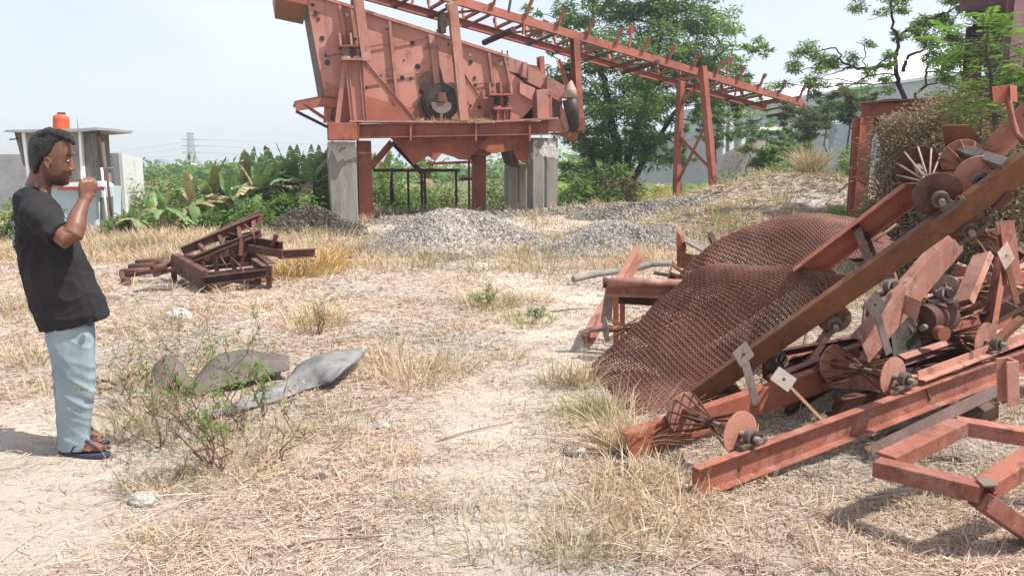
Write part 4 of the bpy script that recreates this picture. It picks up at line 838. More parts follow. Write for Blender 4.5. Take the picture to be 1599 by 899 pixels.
# ------------------------------------------------------------------ overhead conveyor
CP = Plane(-1.46, 20.0, 1, .65)
def build_conveyor():
    WD = 1.45; b = (CP.b+Vector((0, 0, -.09))).normalized(); root = thing('overhead_conveyor', (CP(1100, 200).x, CP(1100, 200).y, .3), 'long red idler conveyor frame sloping down to the right on a trestle', 'conveyor')
    P0, P1 = CP(600, -34), CP(1256, 162); ax = (P1-P0); L = ax.length; ax.normalize(); up = ax.cross(b).normalized(); up = up if up.z > 0 else -up
    MB().sweep(P0, P1, channel(.22, .09, .02, -1), up=up).build('side_beam', M['red'], root); MB().sweep(P0+b*WD, P1-ax*.25+b*WD, channel(.22, .09, .02, 1), up=up).build('side_beam', M['red'], root)
    n = int(L/1.05)
    for i in range(n):
        c = P1-ax*(.35+i*1.05)
        # trough idler stand: base bar, two outer tilted uprights
        s = MB().bar(c+up*.16-b*.08, c+b*(WD+.08)+up*.16, .07, .07, up).build('idler_base', M['red'], root)
        for sgn, q in ((-1, c), (1, c+b*WD)):
            k = MB().bar(q+b*sgn*.04+up*.1, q+b*sgn*.16+up*.42, .07, .05, ax).bar(q+b*sgn*.16+up*.36, q+b*sgn*.22+up*.50+ax*.02, .13, .04, ax); k.build('idler_bracket', M['red'], root)
        MB().bar(c-up*.09+b*.02, c+b*(WD-.02)-up*.09, .06, .06, up).build('cross_bar', M['darkrust'] if i % 3 else M['red'], root)
        if i % 2 == 0:
            q = c+ax*.5+(b*WD if i % 4 else b*0); k = MB().bar(q+up*.1, q+up*.62+ax*.06, .05, .05, ax).box(q+up*.66+ax*.06, (.2, .05, .2), Matrix.Rotation(.4, 3, 'Y')); k.build('guide_plate', M['red'] if i % 6 else M['blackgrease'], root)
    # diagonals in the plane of the frame
    for i in range(0, n-1, 2):
        c = P1-ax*(.6+i*1.05); MB().bar(c-up*.05, c-ax*.9+b*WD-up*.05, .05, .05, up).build('diagonal', M['red'], root)
    for (t0, w_) in ((1.35, .2), (7.6, .25), (10.4, .2)):        # hanging return rollers
        c = P1-ax*t0-up*.28; 
    MB().tube(P1-up*.24-b*.05-ax*.0, P1-ax*.1-up*.24+b*(WD+.05), .055).build('return_roller', M['darkrust'], root)
    MB().bar(P1-up*.0, P1-up*.26, .08, .08, ax).build('roller_hanger', M['red'], root)
    MB().tube(CP(1025, 85)-up*.25-b*.1, CP(1025, 85)-up*.25+b*1.5, .075).build('return_roller', M['darkrust'], root)
    MB().tube(CP(800, 30)-up*.3-b*.1, CP(800, 30)-up*.3+b*1.4, .085).build('return_roller', M['darkrust'], root)
    MB().bar(CP(818, 36)+up*.1, CP(818, 36)-up*.3, .06, .06, ax).build('roller_hanger', M['red'], root)
    # trestle
    def leg(px0, py0, px1, py1, Y, w_=.2):
        q = W(px1, py1, Y); t = W(px0, py0, Y); g = Hs(q.x, q.y); d = (q-t).normalized(); q = t+d*((t.z-g+.05)/-d.z)
        MB().sweep(q, t, [(-w_/2, -w_/2), (w_/2, -w_/2), (w_/2, w_/2), (-w_/2, w_/2)], up=CP.n).build('trestle_leg', M['red'], root, .008); return q, t
    c1 = CP(1097, 108); Yn = c1.y-.05; a = leg(1097, 104, 1117, 322, Yn); c = leg(1063, 128, 1056, 305, Yn+1.25)
    def lb(p, q, w_=.09, mat='red', name='trestle_brace'): MB().sweep(p, q, angle(w_, .015), up=CP.n).build(name, M[mat], root)
    L_ = lambda leg_, t: leg_[0].lerp(leg_[1], t)
    lb(L_(a, .30), L_(c, .58), .11); lb(L_(c, .26), L_(a, .66), .11); lb(L_(c, .83), L_(a, .93)); lb(L_(c, .04), L_(a, .06), .06, 'darkrust')
    # second support next to the machine
    c2 = CP(897, 60); a2 = [MP(903, 190, .1), c2-up*.1]; a2[0].x = c2.x+.05; a2[0].y = c2.y
    q = W(904, 192, c2.y); MB().sweep(q, c2, ibeam(.2, .2, .02), up=CP.n).build('support_post', M['red'], root); t2 = CP(873, 78)+b*.9; q2 = W(889, 130, t2.y); MB().sweep(Vector((t2.x+.15, t2.y, q.z)), t2, ibeam(.16, .16, .02), up=CP.n).build('support_post', M['red'], root)
    lb(W(872, 95, c2.y+.6), W(886, 135, c2.y)); lb(W(903, 92, c2.y), W(888, 130, c2.y+.3))
    # stub supports at the top of the machine
    for x in (552, 690): MB().bar(CP(x, 24) if x > 600 else MP(553, -20, .9), (CP(x, 52)) if x > 600 else MP(553, 14, .9), .16).build('stub_post', M['blackgrease'], root)
    MB().bar(CP(684, 50), CP(712, 24), .1).build('stub_brace', M['darkrust'], root)
    MB().bar(CP(712, 26), CP(700, 5), .16).build('stub_brace', M['palesteel'], root)
build_conveyor()

# ------------------------------------------------------------------ buildings and far things
M['wallgrey'] = simple('grey_block_wall', (.26, .265, .27), (.36, .365, .37), 1.2, rough=.95, bs=.4, bscale=14, bd=.02)
M['wallwhite'] = simple('stained_white_plaster', (.62, .62, .61), (.42, .41, .40), 1.3, .56, .66, rough=.9, bs=.3, bscale=14)
M['wallblue'] = simple('pale_blue_plaster', (.42, .52, .56), (.52, .60, .62), 1.5, rough=.9)
M['woodgrey'] = simple('weathered_boards', (.10, .095, .09), (.20, .185, .17), 3, rough=.9, sc=(6, 6, .6), bs=.4)
M['roofwhite'] = simple('white_metal_roof', (.78, .79, .80), (.84, .85, .86), .5, rough=.5, bs=0)
M['sheetblue'] = simple('grey_blue_cladding', (.42, .46, .49), (.48, .52, .55), .3, rough=.6, bs=.2, bscale=3, sc=(4, 4, .2))
M['fadedgrey'] = simple('grey_cladding', (.26, .28, .30), (.34, .36, .38), .35, rough=.8)
M['tank'] = simple('orange_plastic_tank', (.50, .085, .03), (.58, .12, .05), 3, rough=.45, bs=0)
M['tinroof'] = simple('tin_roof', (.42, .42, .42), (.30, .27, .24), 2, rough=.55)
M['creamroof'] = simple('dusty_roof', (.55, .47, .38), (.66, .58, .48), 1, rough=.8)
M['plum'] = steel('plum_red_steel', (.085, .026, .028), amt=.25, scale=1.4, dust=.15)
M['purple'] = steel('pink_violet_steel', (.33, .16, .19), amt=.2, scale=1.4, dust=.4)
M['galv'] = simple('galvanised_lattice', (.30, .33, .36), (.36, .39, .42), 1, rough=.6, bs=0)
M['redtrim'] = simple('red_eave', (.33, .05, .04), (.38, .07, .055), 2, rough=.6)
def prism_z(mb, pts, z0, z1):
    return mb.prism([Vector((x, y, z0)) for x, y in pts], (0, 0, z1-z0))
def buildings():
    # small outhouse with the orange tank
    Y = 18.6; P = lambda px, py, dy=0: W(px, py, Y+dy); base = P(95, 350); base.z = Hs(base.x, base.y)-.2
    root = thing('outhouse', base, 'small grey two level outhouse with flared walls and tin roof behind the man', 'outhouse'); z0 = base.z
    def slab(name, pts, d, mat, dy=0, par=root): return MB().prism([P(x, y, dy) for x, y in pts], (0, d, 0)).build(name, M[mat], par)
    slab('wall', [(38, 205), (122, 205), (128, 292), (47, 292)], 1.4, 'concrete'); slab('lower_wall', [(62, 292), (150, 292), (150, 372), (62, 380)], 1.2, 'wallblue', .12)
    slab('side_panel', [(22, 206), (37, 204), (46, 290), (42, 262), (36, 258)], 1.3, 'woodgrey', .05); slab('trim', [(33, 204), (38, 204), (48, 292), (44, 292)], .1, 'roofwhite', -.06)
    slab('board_panel', [(125, 207), (151, 208), (160, 290), (131, 292)], .3, 'woodgrey', .02); slab('trim', [(122, 205), (126, 205), (131, 292), (127, 292)], .12, 'roofwhite', -.08); slab('board_edge', [(150, 205), (153, 205), (163, 290), (160, 290)], .08, 'darkrust', -.05)
    slab('grey_panel', [(143, 314), (160, 308), (163, 370), (143, 374)], .5, 'woodgrey', .3)
    slab('roof', [(5, 206), (10, 203), (120, 201), (152, 199), (152, 203), (120, 206), (44, 207)], 1.7, 'tinroof', -.25); slab('eave', [(98, 292), (100, 285), (150, 283), (160, 288), (161, 292)], .5, 'roofwhite', -.35); slab('eave_band', [(90, 291.5), (162, 291.5), (162, 297), (90, 297)], .05, 'redtrim', -.36)
    for x in (163, 170): MB().tube(P(x-4, 262, -.3), Vector((P(x+2, 300, -.3).x, Y-.3, z0)), .03).build('pipe', M['roofwhite'] if x < 165 else M['darkrust'], root)
    MB().bar(P(156, 263, -.3), P(176, 262, -.3), .03).build('pipe_bracket', M['galv'], root); MB().bar(P(15, 218, 0), P(28, 217, 0), .03).build('pipe_bracket', M['darkrust'], root)
    tk = MB(); r = .18; ps = [(206, .17), (203, .175), (200, .18), (197, .178), (193, .18), (190, .178), (187, .18), (183, .178), (181, .15), (179, .09), (178, .085), (176, .08)]
    tk.path([P(95.5, y, .5) for y, r in ps], [r for y, r in ps], 24); t = thing('water_tank', P(95.5, 206, .5), 'orange plastic water tank on top of the outhouse roof', 'water tank'); tk.build('tank_body', M['tank'], t); MB().disc(P(96, 177, .5), (0, 0, 1), .09, .03, 18).build('tank_lid', M['blackgrease'], t)
    MB().tube(P(122, 204, .5), P(120, 175, .5), .01).build('aerial', M['galv'], root)
    # grey and white wall building behind it
    Y2 = 21.5; Q = lambda px, py, dy=0: W(px, py, Y2+dy); b2 = Q(190, 350); b2.z = -.1; r2 = thing('wall_building', b2, 'roofless block building, grey end wall and stained white long wall', 'building')
    a, c_, d_ = Q(158, 240), Q(184, 239, -.8), Q(222, 247, 5.0)
    MB().prism([Vector((a.x, a.y, b2.z)), Vector((c_.x, c_.y, b2.z)), c_, a], (0, .2, 0)).build('end_wall', M['wallgrey'], r2)
    MB().prism([Vector((c_.x+.02, c_.y, b2.z)), Vector((d_.x, d_.y, b2.z)), d_, c_+Vector((.02, 0, 0))], (-.2, .05, 0)).build('long_wall', M['wallwhite'], r2)
    Y3 = 26; b3 = W(0, 330, Y3); r3 = MB().prism([Vector((b3.x-6, Y3, 0)), Vector((W(42, 300, Y3).x, Y3, 0)), W(42, 241, Y3), W(0, 241, Y3)-Vector((6, 0, 0))], (0, 3, 0)).build('plain_building', M['wallgrey']); tag(r3, 'low plain grey building at the left edge behind the green bush', 'building')
    # lattice pylon and lines
    Yp = 300; s = Yp/F; px0 = 300; pb = W(px0, 262, Yp); pb.z = 0; rp = thing('power_pylon', pb, 'tall lattice power line tower standing far beyond the banana plants', 'pylon')
    hz = lambda py: W(px0, py, Yp).z
    m_ = MB(); ztop = hz(207)
    def wd(z): return np.interp(z, [0, hz(245), ztop], [3.2, 1.2, .7])
    zs = list(np.linspace(0, ztop, 13))
    for i in range(12):
        for sx in (-1, 1):
            for sy in (-1, 1):
                p = pb+Vector((sx*wd(zs[i]), sy*wd(zs[i]), zs[i])); q = pb+Vector((sx*wd(zs[i+1]), sy*wd(zs[i+1]), zs[i+1])); m_.bar(p, q, .2)
                q2 = pb+Vector((-sx*wd(zs[i+1]), sy*wd(zs[i+1]), zs[i+1])); m_.bar(p, q2, .13); q3 = pb+Vector((sx*wd(zs[i+1]), -sy*wd(zs[i+1]), zs[i+1])); m_.bar(p, q3, .13)
    m_.build('lattice', M['galv'], rp)
    for py, hw in ((209, 1.6), (218, 3.4), (228, 3.6), (238, 3.4)): MB().bar(pb+Vector((-hw, 0, hz(py))), pb+Vector((hw, 0, hz(py))), .3).build('cross_arm', M['galv'], rp)
    for i, (py, py2) in enumerate(((218, 222), (228, 232), (238, 244))):
        for e, (x1, y1) in enumerate(((-1, 1), (1, 1))):
            pts = [Vector((pb.x+3.4, Yp, hz(py))).lerp(Vector((pb.x+260, Yp+40, hz(py)*.97-1)) if x1 > 0 else Vector((pb.x-220, Yp+260, hz(py)*.9)), t)+Vector((0, 0, -10*t*(1-t))) for t in np.linspace(0, 1, 16)]
            MB().path(pts, .055, 4).build('power_line', M['galv'], rp)
    # tiny far water towers
    for (px, py, lab) in ((252, 252, 'tiny distant water tower frame left of the pylon'), ):
        q = W(px, py, 200); q.z = 0; rt = thing('water_tower', q, lab, 'water tower'); zt = W(px, py, 200).z
        for sx in (-1, 1):
            for sy in (-1, 1): MB().bar(q+Vector((sx, sy, 0)), q+Vector((sx, sy, zt)), .22).build('leg', M['galv'], rt)
        MB().disc(q+Vector((0, 0, zt)), (0, 0, 1), 1.7, .9, 16).build('tank', M['galv'], rt)
    q = W(277, 268, 180); q.z = 0; sh = MB(); z1 = W(277, 255, 180).z; prism_z(sh, [(q.x-2.5, 180), (q.x+3, 180), (q.x+3, 184), (q.x-2.5, 184)], 0, z1); tag(sh.build('far_shed', M['roofwhite']), 'small distant white shed beneath the pylon', 'shed')
    # warehouses on the right
    Yw = 62; A = lambda px, py, dy=0: W(px, py, Yw+dy); r = thing('warehouse', Vector((A(1400, 200).x, Yw, 0)), 'huge white roofed warehouse with grey blue cladding beyond the portal', 'warehouse')
    a0, a1 = A(1130, 170, 30), A(1520, 112, 0); a0.z = A(1130, 170, 30).z; MB().prism([Vector((a0.x, a0.y, 0)), Vector((a1.x, a1.y, 0)), a1, a0], (0, .4, 0)).build('cladding_wall', M['sheetblue'], r)
    t1 = A(1495, 72, 26); t0 = A(1378, 97, 40); MB().prism([a0+Vector((0, -.8, -.1)), a1+Vector((0, -.8, -.1)), t1, t0], (0, 0, .25)).build('roof', M['roofwhite'], r)
    MB().prism([Vector((a1.x, Yw+.4, 0)), Vector((t1.x, t1.y, 0)), t1+Vector((0, 0, -.1)), a1+Vector((0, .4, -.1))], (.3, 0, 0)).build('gable_wall', M['fadedgrey'], r)
    b_ = A(1060, 150, 6); c_ = A(1300, 148, 6); g = thing('grey_hall', Vector((b_.x, b_.y, 0)), 'long dim grey hall with white downpipes behind the trestle', 'hall')
    MB().prism([Vector((b_.x, b_.y, 0)), Vector((c_.x, c_.y, 0)), c_, b_+Vector((0, 0, -1.2))], (0, 1, 0)).build('wall', M['fadedgrey'], g)
    for x in (1131, 1144, 1162): MB().bar(Vector((A(x, 200, 5.7).x, Yw+5.7, 0)), A(x, 160, 5.7), .35).build('downpipe', M['roofwhite'], g)
    for (x0, x1, y0, y1, Yc, lab, mm) in ((1168, 1256, 195, 204, 52, 'open canopy with pale dusty flat roof right of the gravel heap', 'creamroof'), (1300, 1345, 182, 190, 34, 'small open shed with white roof beside the portal leg', 'roofwhite')):
        p, q = W(x0, y1, Yc), W(x1, y1-1, Yc); rr = thing('canopy', Vector((p.x, Yc, 0)), lab, 'canopy'); up_ = Vector((-.3 if x0 < 1200 else 0, 5, .45 if x0 < 1200 else .3)); MB().prism([p, q, q+up_, p+Vector((1.3, 5, up_.z))], (0, 0, -.12)).build('roof', M[mm], rr)
        for v in (p, q, q+up_): MB().bar(Vector((v.x, v.y, 0)), v, .15).build('post', M['galv'], rr)
        if x0 > 1200: MB().prism([Vector((p.x, Yc+4, 0)), Vector((q.x, Yc+4, 0)), Vector((q.x, Yc+4, p.z-.5)), Vector((p.x, Yc+4, p.z-.5))], (0, .2, 0)).build('back_wall', M['fadedgrey'], rr)
    # low wall far left of the trestle
    p, q = W(1040, 208, 46), W(1130, 206, 46); lw = MB().prism([Vector((p.x-1.5, 46, 0)), Vector((q.x, 46, 0)), q, p-Vector((1.5, 0, 0))], (0, .3, 0)).build('yard_wall', M['fadedgrey']); tag(lw, 'low grey yard wall seen through the trestle', 'wall')
    # red steel portal
    Yr = 13.0; Pp = Plane(*W(1345, 200, Yr).xy, 1, .12); rb = Pp(1348, 240); rb.z = Hs(rb.x, rb.y); r = thing('steel_portal', rb, 'red steel portal frame with heavy top beam half hidden by the dried bush', 'steel portal')
    MB().sweep(Pp(1345, 173), Pp(1520, 161), ibeam(.27, .25, .02)).build('top_beam', M['red'], r, .003)
    for x, w_ in ((1349, .22), (1500, .2)):
        p = Pp(x, 184); MB().sweep(Vector((p.x, p.y, rb.z-.1)), p, ibeam(.2, w_, .02), up=Pp.n).build('column', M['red'], r)
    p = Pp(1342, 186, .5); MB().sweep(Vector((p.x+.0, p.y, rb.z-.1)), p, ibeam(.16, .16, .02), up=Pp.n).build('column', M['red'], r)
    MB().sweep(Pp(1372, 187), Pp(1352, 228), angle(.1, .015), up=Pp.n).build('brace', M['red'], r); MB().sweep(Pp(1374, 187), Pp(1392, 250), angle(.12, .015), up=Pp.n).build('brace', M['red'], r)
    MB().prism([Pp(1378, 187), Pp(1408, 186), Pp(1394, 206)], Pp.b*.03).build('gusset', M['red'], r)
    for k in range(5): MB().tube(Pp(1372+k*6, 159+random.uniform(-1, 1)), Pp(1390+k*5, 157), .03).build('loose_rod', M['darkrust'], r)
    # dark hopper at the top right
    Yh = 12.6; T = lambda px, py, dy=0: W(px, py, Yh+dy); hb = T(1560, 262); hb.z = 0; r = thing('steel_hopper', hb, 'dark plum red steel hopper on columns at the top right corner', 'hopper')
    MB().prism([T(1498, -40), T(1700, -40), T(1700, 18), T(1590, 45), T(1535, 42), T(1500, 12)], ray(1490, 0)*2.6).build('hopper_body', M['plum'], r)
    MB().prism([T(1496, 16, -.1), T(1700, 22, -.1), T(1700, 12, -.1), T(1496, 8, -.1)], (0, .08, 0)).build('ledge', M['blackgrease'], r); MB().prism([T(1522, 40, .2), T(1640, 40, .2), T(1640, 105, .2), T(1536, 108, .2)], ray(1530, 40)*1.8).build('outlet', M['blackgrease'], r)
    for x, dy, mt, w_, yt in ((1594, -.3, 'purple', .22, -40), (1524, .4, 'plum', .2, 40), (1560, 1.8, 'plum', .2, 40), (1640, 1.8, 'plum', .2, 30)):
        p = T(x, yt, dy); MB().sweep(Vector((p.x, p.y, -.1)), p, ibeam(.2, w_, .02), up=(0, -1, 0)).build('column', M[mt], r)
    MB().sweep(T(1508, 108, .4), T(1530, 160, .4), ibeam(.15, .15, .02)).build('brace', M['plum'], r); MB().bar(T(1524, 130, .4), T(1640, 130, 1.8), .14).build('tie', M['plum'], r)
    # low bank of far grey structure behind right foliage
    p = W(1500, 200, 20); fb = MB(); prism_z(fb, [(p.x, 20), (p.x+6, 20), (p.x+6, 21), (p.x, 21)], 0, 2.2); tag(fb.build('block_wall', M['fadedgrey']), 'dim grey block wall behind the foliage at the right edge', 'wall')
buildings()
def bez(P, t):   # Catmull-like interpolation through control points
    n = len(P)-1; s = min(max(t, 0), .99999)*n; i = int(s); f = s-i; p0 = P[max(i-1, 0)]; p1 = P[i]; p2 = P[i+1]; p3 = P[min(i+2, n)]
    return .5*((2*p1)+(p2-p0)*f+(2*p0-5*p1+4*p2-p3)*f*f+(3*p1-p0-3*p2+p3)*f*f*f)
# ------------------------------------------------------------------ conveyor parts heaped in the right foreground
def frame_vecs(a0, a1, b0):
    ax = (a1-a0).normalized(); wv = (b0-a0); wv = wv-ax*wv.dot(ax); up = wv.cross(ax).normalized(); up = up if up.z > 0 else -up
    return ax, wv, up
def idler(root, c, ax, wv, up, r, mat='pink', rods=9, seat=.055, bearing=True, dmats=None, solid_near=True):
    """hourglass return roller: two discs with rods running in to the middle of the shaft, on two bearings"""
    w = wv.normalized(); Wd = wv.length; c = c+up*seat; dm = dmats or (mat, mat)
    p0, p1 = c+w*.055, c+w*(Wd-.05); mid = (p0+p1)/2
    sh = MB().tube(c-w*.075, c+w*(Wd+.03), .016).build('shaft', M['greysteel'], root)
    for p, mt, inw in ((p0, dm[0], w), (p1, dm[1], -w)):
        d = MB().disc(p, w, r, .006, 40).build('idler_disc', M[mt], root)
        rd = MB()
        for k in range(rods):
            a = k/rods*6.283+.3; o = ax*math.cos(a)+up*math.sin(a); rd.tube(p+o*r*.97+inw*.004, mid+o*.022, .0055, n=6)
        rd.tube(p, p+inw*.12, .026); rd.tube(mid-w*.012, mid+w*.012, .03); rd.build('spokes', M['brown'] if mt != 'darkrust' else M['palesteel'], d)
    if bearing:
        for q, s in ((c-w*.015, -1), (c+w*Wd, 1)):
            b = MB(); b.disc(q, w, .042, .036, 24); b.sweep(q-ax*.085-up*(seat-.012), q+ax*.085-up*(seat-.012), [(-.024, -.011), (.024, -.011), (.024, .011), (-.024, .011)], up=up)
            b.sweep(q-ax*.036-up*(seat-.02), q+ax*.036-up*(seat-.02), [(-.02, 0), (.02, 0), (.016, .03), (-.016, .03)], up=up)
            o = b.build('bearing_block', M['bearing'], root, .003)
            MB().disc(q-w*.022*(-s if s < 0 else -1), w, .026, .012, 20).disc(q-w*.03, w, .015, .02, 14).build('bearing_cap', M['blackgrease'], o)
            for s2 in (-1, 1): MB().disc(q+ax*.066*s2-up*(seat-.032), up, .011, .018, 6).build('nut', M['darkrust'], o)
def guide(root, p, q, n, size=.09, w=.028, mat='greysteel', pm=None):
    """bracket arm with a square plate on its end"""
    p = Vector(p); q = Vector(q); a = (q-p).normalized()
    g = MB().sweep(p, q, [(-w/2, -.004), (w/2, -.004), (w/2, .004), (-w/2, .004)], up=n).build('guide_arm', M[mat], root)
    u = a; s = u.cross(n).normalized(); rt = Matrix.Rotation(.3, 3, n); pts = [q+rt @ (u*size*x*.5+s*size*y*.5) for x, y in ((-1, -1), (1, -1), (1, 1), (-1, 1))]
    MB().prism(pts, n*.008).build('guide_plate', M[pm or mat], g, .001)
    MB().disc(q+n*.01, n, .007, .008, 8).build('bolt', M['blackgrease'], g)
def pile():
    # --- nearest conveyor section
    a0 = W(1080, 769, 3.36); a1 = W(1560, 578, 4.6); ax = (a1-a0).normalized(); a1 = a0+ax*3.4; b0 = W(1006, 706, 3.86)
    ax, wv, up = frame_vecs(a0, a1, b0); a0.z = max(a0.z, .075)
    root = thing('conveyor_section', a0, 'nearest red conveyor section lying on the straw, with two hourglass rollers on top', 'conveyor section', 'dismantled conveyor sections')
    MB().sweep(a0, a1, channel(.15, .048, .009, 1), up=up).build('side_beam', M['red_near'], root, .002); f0 = a0+wv; MB().sweep(f0+ax*.02, f0+ax*3.6, channel(.145, .065, .009, -1), up=up).build('side_beam', M['redbright'], root, .002)
    Lx = lambda px, py: None
    idler(root, a0+ax*.37+up*.075, ax, wv, up, .112, 'pink', 10, .038); idler(root, a0+ax*1.55+up*.075, ax, wv, up, .112, 'pink', 10, .045); idler(root, a0+ax*2.45+up*.075, ax, wv, up, .118, 'pink', 10)
    MB().sweep(a0+ax*1.86+up*.0, f0+ax*1.55+up*.0, channel(.1, .05, .008), up=up).build('cross_member', M['pink'], root, .002)
    MB().sweep(a0+ax*1.7+up*.076+wv*.02, a0+ax*2.9+up*.076+wv*.02, angle(.05, .007), up=up).build('splice_angle', M['pink'], root)
    MB().bar(a0+ax*1.79-up*.06-wv.normalized()*.012, a0+ax*1.73+up*.065-wv.normalized()*.012, .014, .012, wv).build('weld_strip', M['brown'], root)
    MB().disc(a0+ax*.29-up*.035-wv.normalized()*.004, wv, .013, .004, 14).build('bolt_hole', M['blackgrease'], root)
    guide(root, W(1181, 630, 3.97), W(1160, 553, 3.93), Vector((.1, -.95, .3)).normalized(), .10, .045, 'greysteel')
    guide(root, W(1388, 552, 4.38), W(1365, 476, 4.3), Vector((.1, -.95, .3)).normalized(), .12, .045, 'greysteel')
    # bent guide lying across
    gp = W(1285, 657, 3.85); guide(root, gp, W(1222, 592, 4.0), Vector((.5, -.8, .35)).normalized(), .11, .022, 'brown', 'greysteel')
    # --- the steep rusty section
    A0 = W(1088, 634, 4.70); A1 = W(1568, 292, 3.9); ax2 = (A1-A0).normalized(); A1 = A0+ax2*3.3; nr = W(1450, 377, 4.15); fr = W(1452, 292, 4.62)
    A0.z = max(A0.z, .06)
    _, wv2, up2 = frame_vecs(A0, A1, A0+(fr-nr)); root2 = thing('conveyor_section', A0, 'steep brown rusted conveyor section propped over the pile with dark disc rollers', 'conveyor section', 'dismantled conveyor sections')
    MB().sweep(A0, A1, channel(.122, .06, .009, -1), up=up2).build('side_beam', M['brown'], root2, .002); F0 = A0+wv2; MB().sweep(F0+ax2*.86, F0+ax2*2.02, channel(.14, .06, .009, 1), up=up2).build('side_beam', M['redbright'], root2, .002)
    tp = lambda px, py: min(np.linspace(0, 3.3, 331), key=lambda t: (lambda q: (q[0]-px)**2)(proj(A0+ax2*t)))
    t1 = tp(1490, 0); idler(root2, A0+ax2*t1+up2*.03, ax2, wv2, up2, .12, 'darkrust', 10, .085); t2 = tp(1530, 0); idler(root2, A0+ax2*(t2+.04)-up2*.07+wv2*.25, ax2, wv2*.72, up2, .11, 'pink', 9, .07)
    for px in (1490, 1282, 1112): t = tp(px, 0); idler(root2, A0+ax2*t-up2*.155, ax2, wv2, up2, .095, 'brown', 9, .035, dmats=('brown', 'red_near'))
    tc_ = tp(1575, 0); MB().sweep(A0+ax2*tc_+up2*.02, F0+ax2*(tc_-.12)+up2*.02, channel(.09, .05, .008), up=up2).build('cross_member', M['greysteel'], root2, .002); tc_ = tp(1360, 0); MB().sweep(A0+ax2*tc_, F0+ax2*tc_, channel(.09, .05, .008), up=up2).build('cross_member', M['darkrust'], root2, .002)
    MB().prism([F0+ax2*1.95+up2*.07, F0+ax2*2.02+up2*.2, F0+ax2*2.12+up2*.1, F0+ax2*2.1-up2*.02], wv2.normalized()*.01).build('gusset', M['brown'], root2)
    MB().bar(A0+ax2*tp(1560, 0)-up2*.08, A0+ax2*(tp(1530, 0))-up2*.11, .05, .035, up2).build('splice_bracket', M['darkrust'], root2)
    g1 = F0+ax2*1.9; guide(root2, g1+up2*.06, W(1510, 222, 4.7), Vector((.2, -.8, .5)).normalized(), .10, .03, 'palesteel')
    # --- pink section behind
    def part(mb, name, mat, label, cat, group=None, bev=.002): o = mb.build(name, M[mat], None, bev); tag(o, label, cat, group); return o
    GB = 'loose steel pieces in the right hand pile'
    def chan(p, q, h, f, mat, label, s=1, up=(0, 0, 1), name='steel_channel'): return part(MB().sweep(p, q, channel(h, f, .009, s), up=up), name, mat, label, 'steel channel', GB)
    chan(W(1350, 548, 4.45), W(1500, 372, 5.0), .19, .07, 'pink', 'broad sunbleached channel leaning below the steep rusty section', -1, (-.5, -.3, .8))
    chan(W(1500, 470, 4.9), W(1532, 395, 5.2), .12, .05, 'pink', 'short pink channel standing right of the broad sunbleached one', 1, (.3, -1, .2))
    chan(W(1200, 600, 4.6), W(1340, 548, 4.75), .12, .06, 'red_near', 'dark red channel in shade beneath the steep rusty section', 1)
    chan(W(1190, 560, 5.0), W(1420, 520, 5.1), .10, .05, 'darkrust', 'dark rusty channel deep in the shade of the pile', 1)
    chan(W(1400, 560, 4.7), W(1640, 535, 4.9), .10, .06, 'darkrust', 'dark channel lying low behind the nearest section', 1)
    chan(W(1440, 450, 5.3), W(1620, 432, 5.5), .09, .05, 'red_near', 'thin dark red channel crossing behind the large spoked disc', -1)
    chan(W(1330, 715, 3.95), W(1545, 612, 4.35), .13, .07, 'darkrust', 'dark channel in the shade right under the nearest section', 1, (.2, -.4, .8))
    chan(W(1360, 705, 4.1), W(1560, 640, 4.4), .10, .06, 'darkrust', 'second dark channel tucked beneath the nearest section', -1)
    chan(W(1580, 345, 4.8), W(1592, 445, 4.7), .05, .09, 'red_near', 'upright red flat post at the right edge of the pile', 1, (0, -1, 0), 'steel_post')
    chan(W(1582, 560, 3.75), W(1584, 628, 3.75), .09, .06, 'pink', 'short upright pink channel post above the angled tube frame', 1, (0, -1, 0), 'steel_post')
    chan(W(1530, 500, 5.0), W(1640, 440, 5.1), .12, .05, 'darkrust', 'dark channel at the right edge behind the spoked disc', 1)
    for i, (p, q, lab) in enumerate(((W(1395, 420, 5.3), W(1430, 560, 4.8), 'thin dark rod'), (W(1340, 395, 5.6), W(1400, 350, 5.6), ''), (W(1215, 620, 4.6), W(1330, 590, 4.5), ''))):
        labs = ['long thin rod slanting through the middle of the pile', 'thin rod lying in front of the spoked disc above the mesh', 'low rod lying under the steep rusty section']
        part(MB().tube(p, q, .011), 'steel_rod', 'brown', labs[i], 'rod', GB, 0)
    part(MB().prism([W(1395, 470, 4.8), W(1420, 440, 4.8), W(1450, 480, 4.8), W(1425, 520, 4.7)], (.01, .02, .0)), 'steel_plate', 'darkrust', 'dark bent plate in the middle of the pile', 'steel plate', GB)
    part(MB().prism([W(1400, 455, 4.7), W(1440, 470, 4.6), W(1432, 500, 4.6), W(1392, 480, 4.7)], (.0, .012, .0)), 'steel_plate', 'pink', 'small pink gusset plate leaning in the middle of the pile', 'steel plate', GB)
    part(MB().prism([W(1390, 500, 4.75), W(1425, 488, 4.75), W(1445, 560, 4.65), W(1395, 565, 4.6)], (.0, .012, .0)), 'steel_plate', 'blackgrease', 'black greasy plate beside the fat dark roller', 'steel plate', GB)
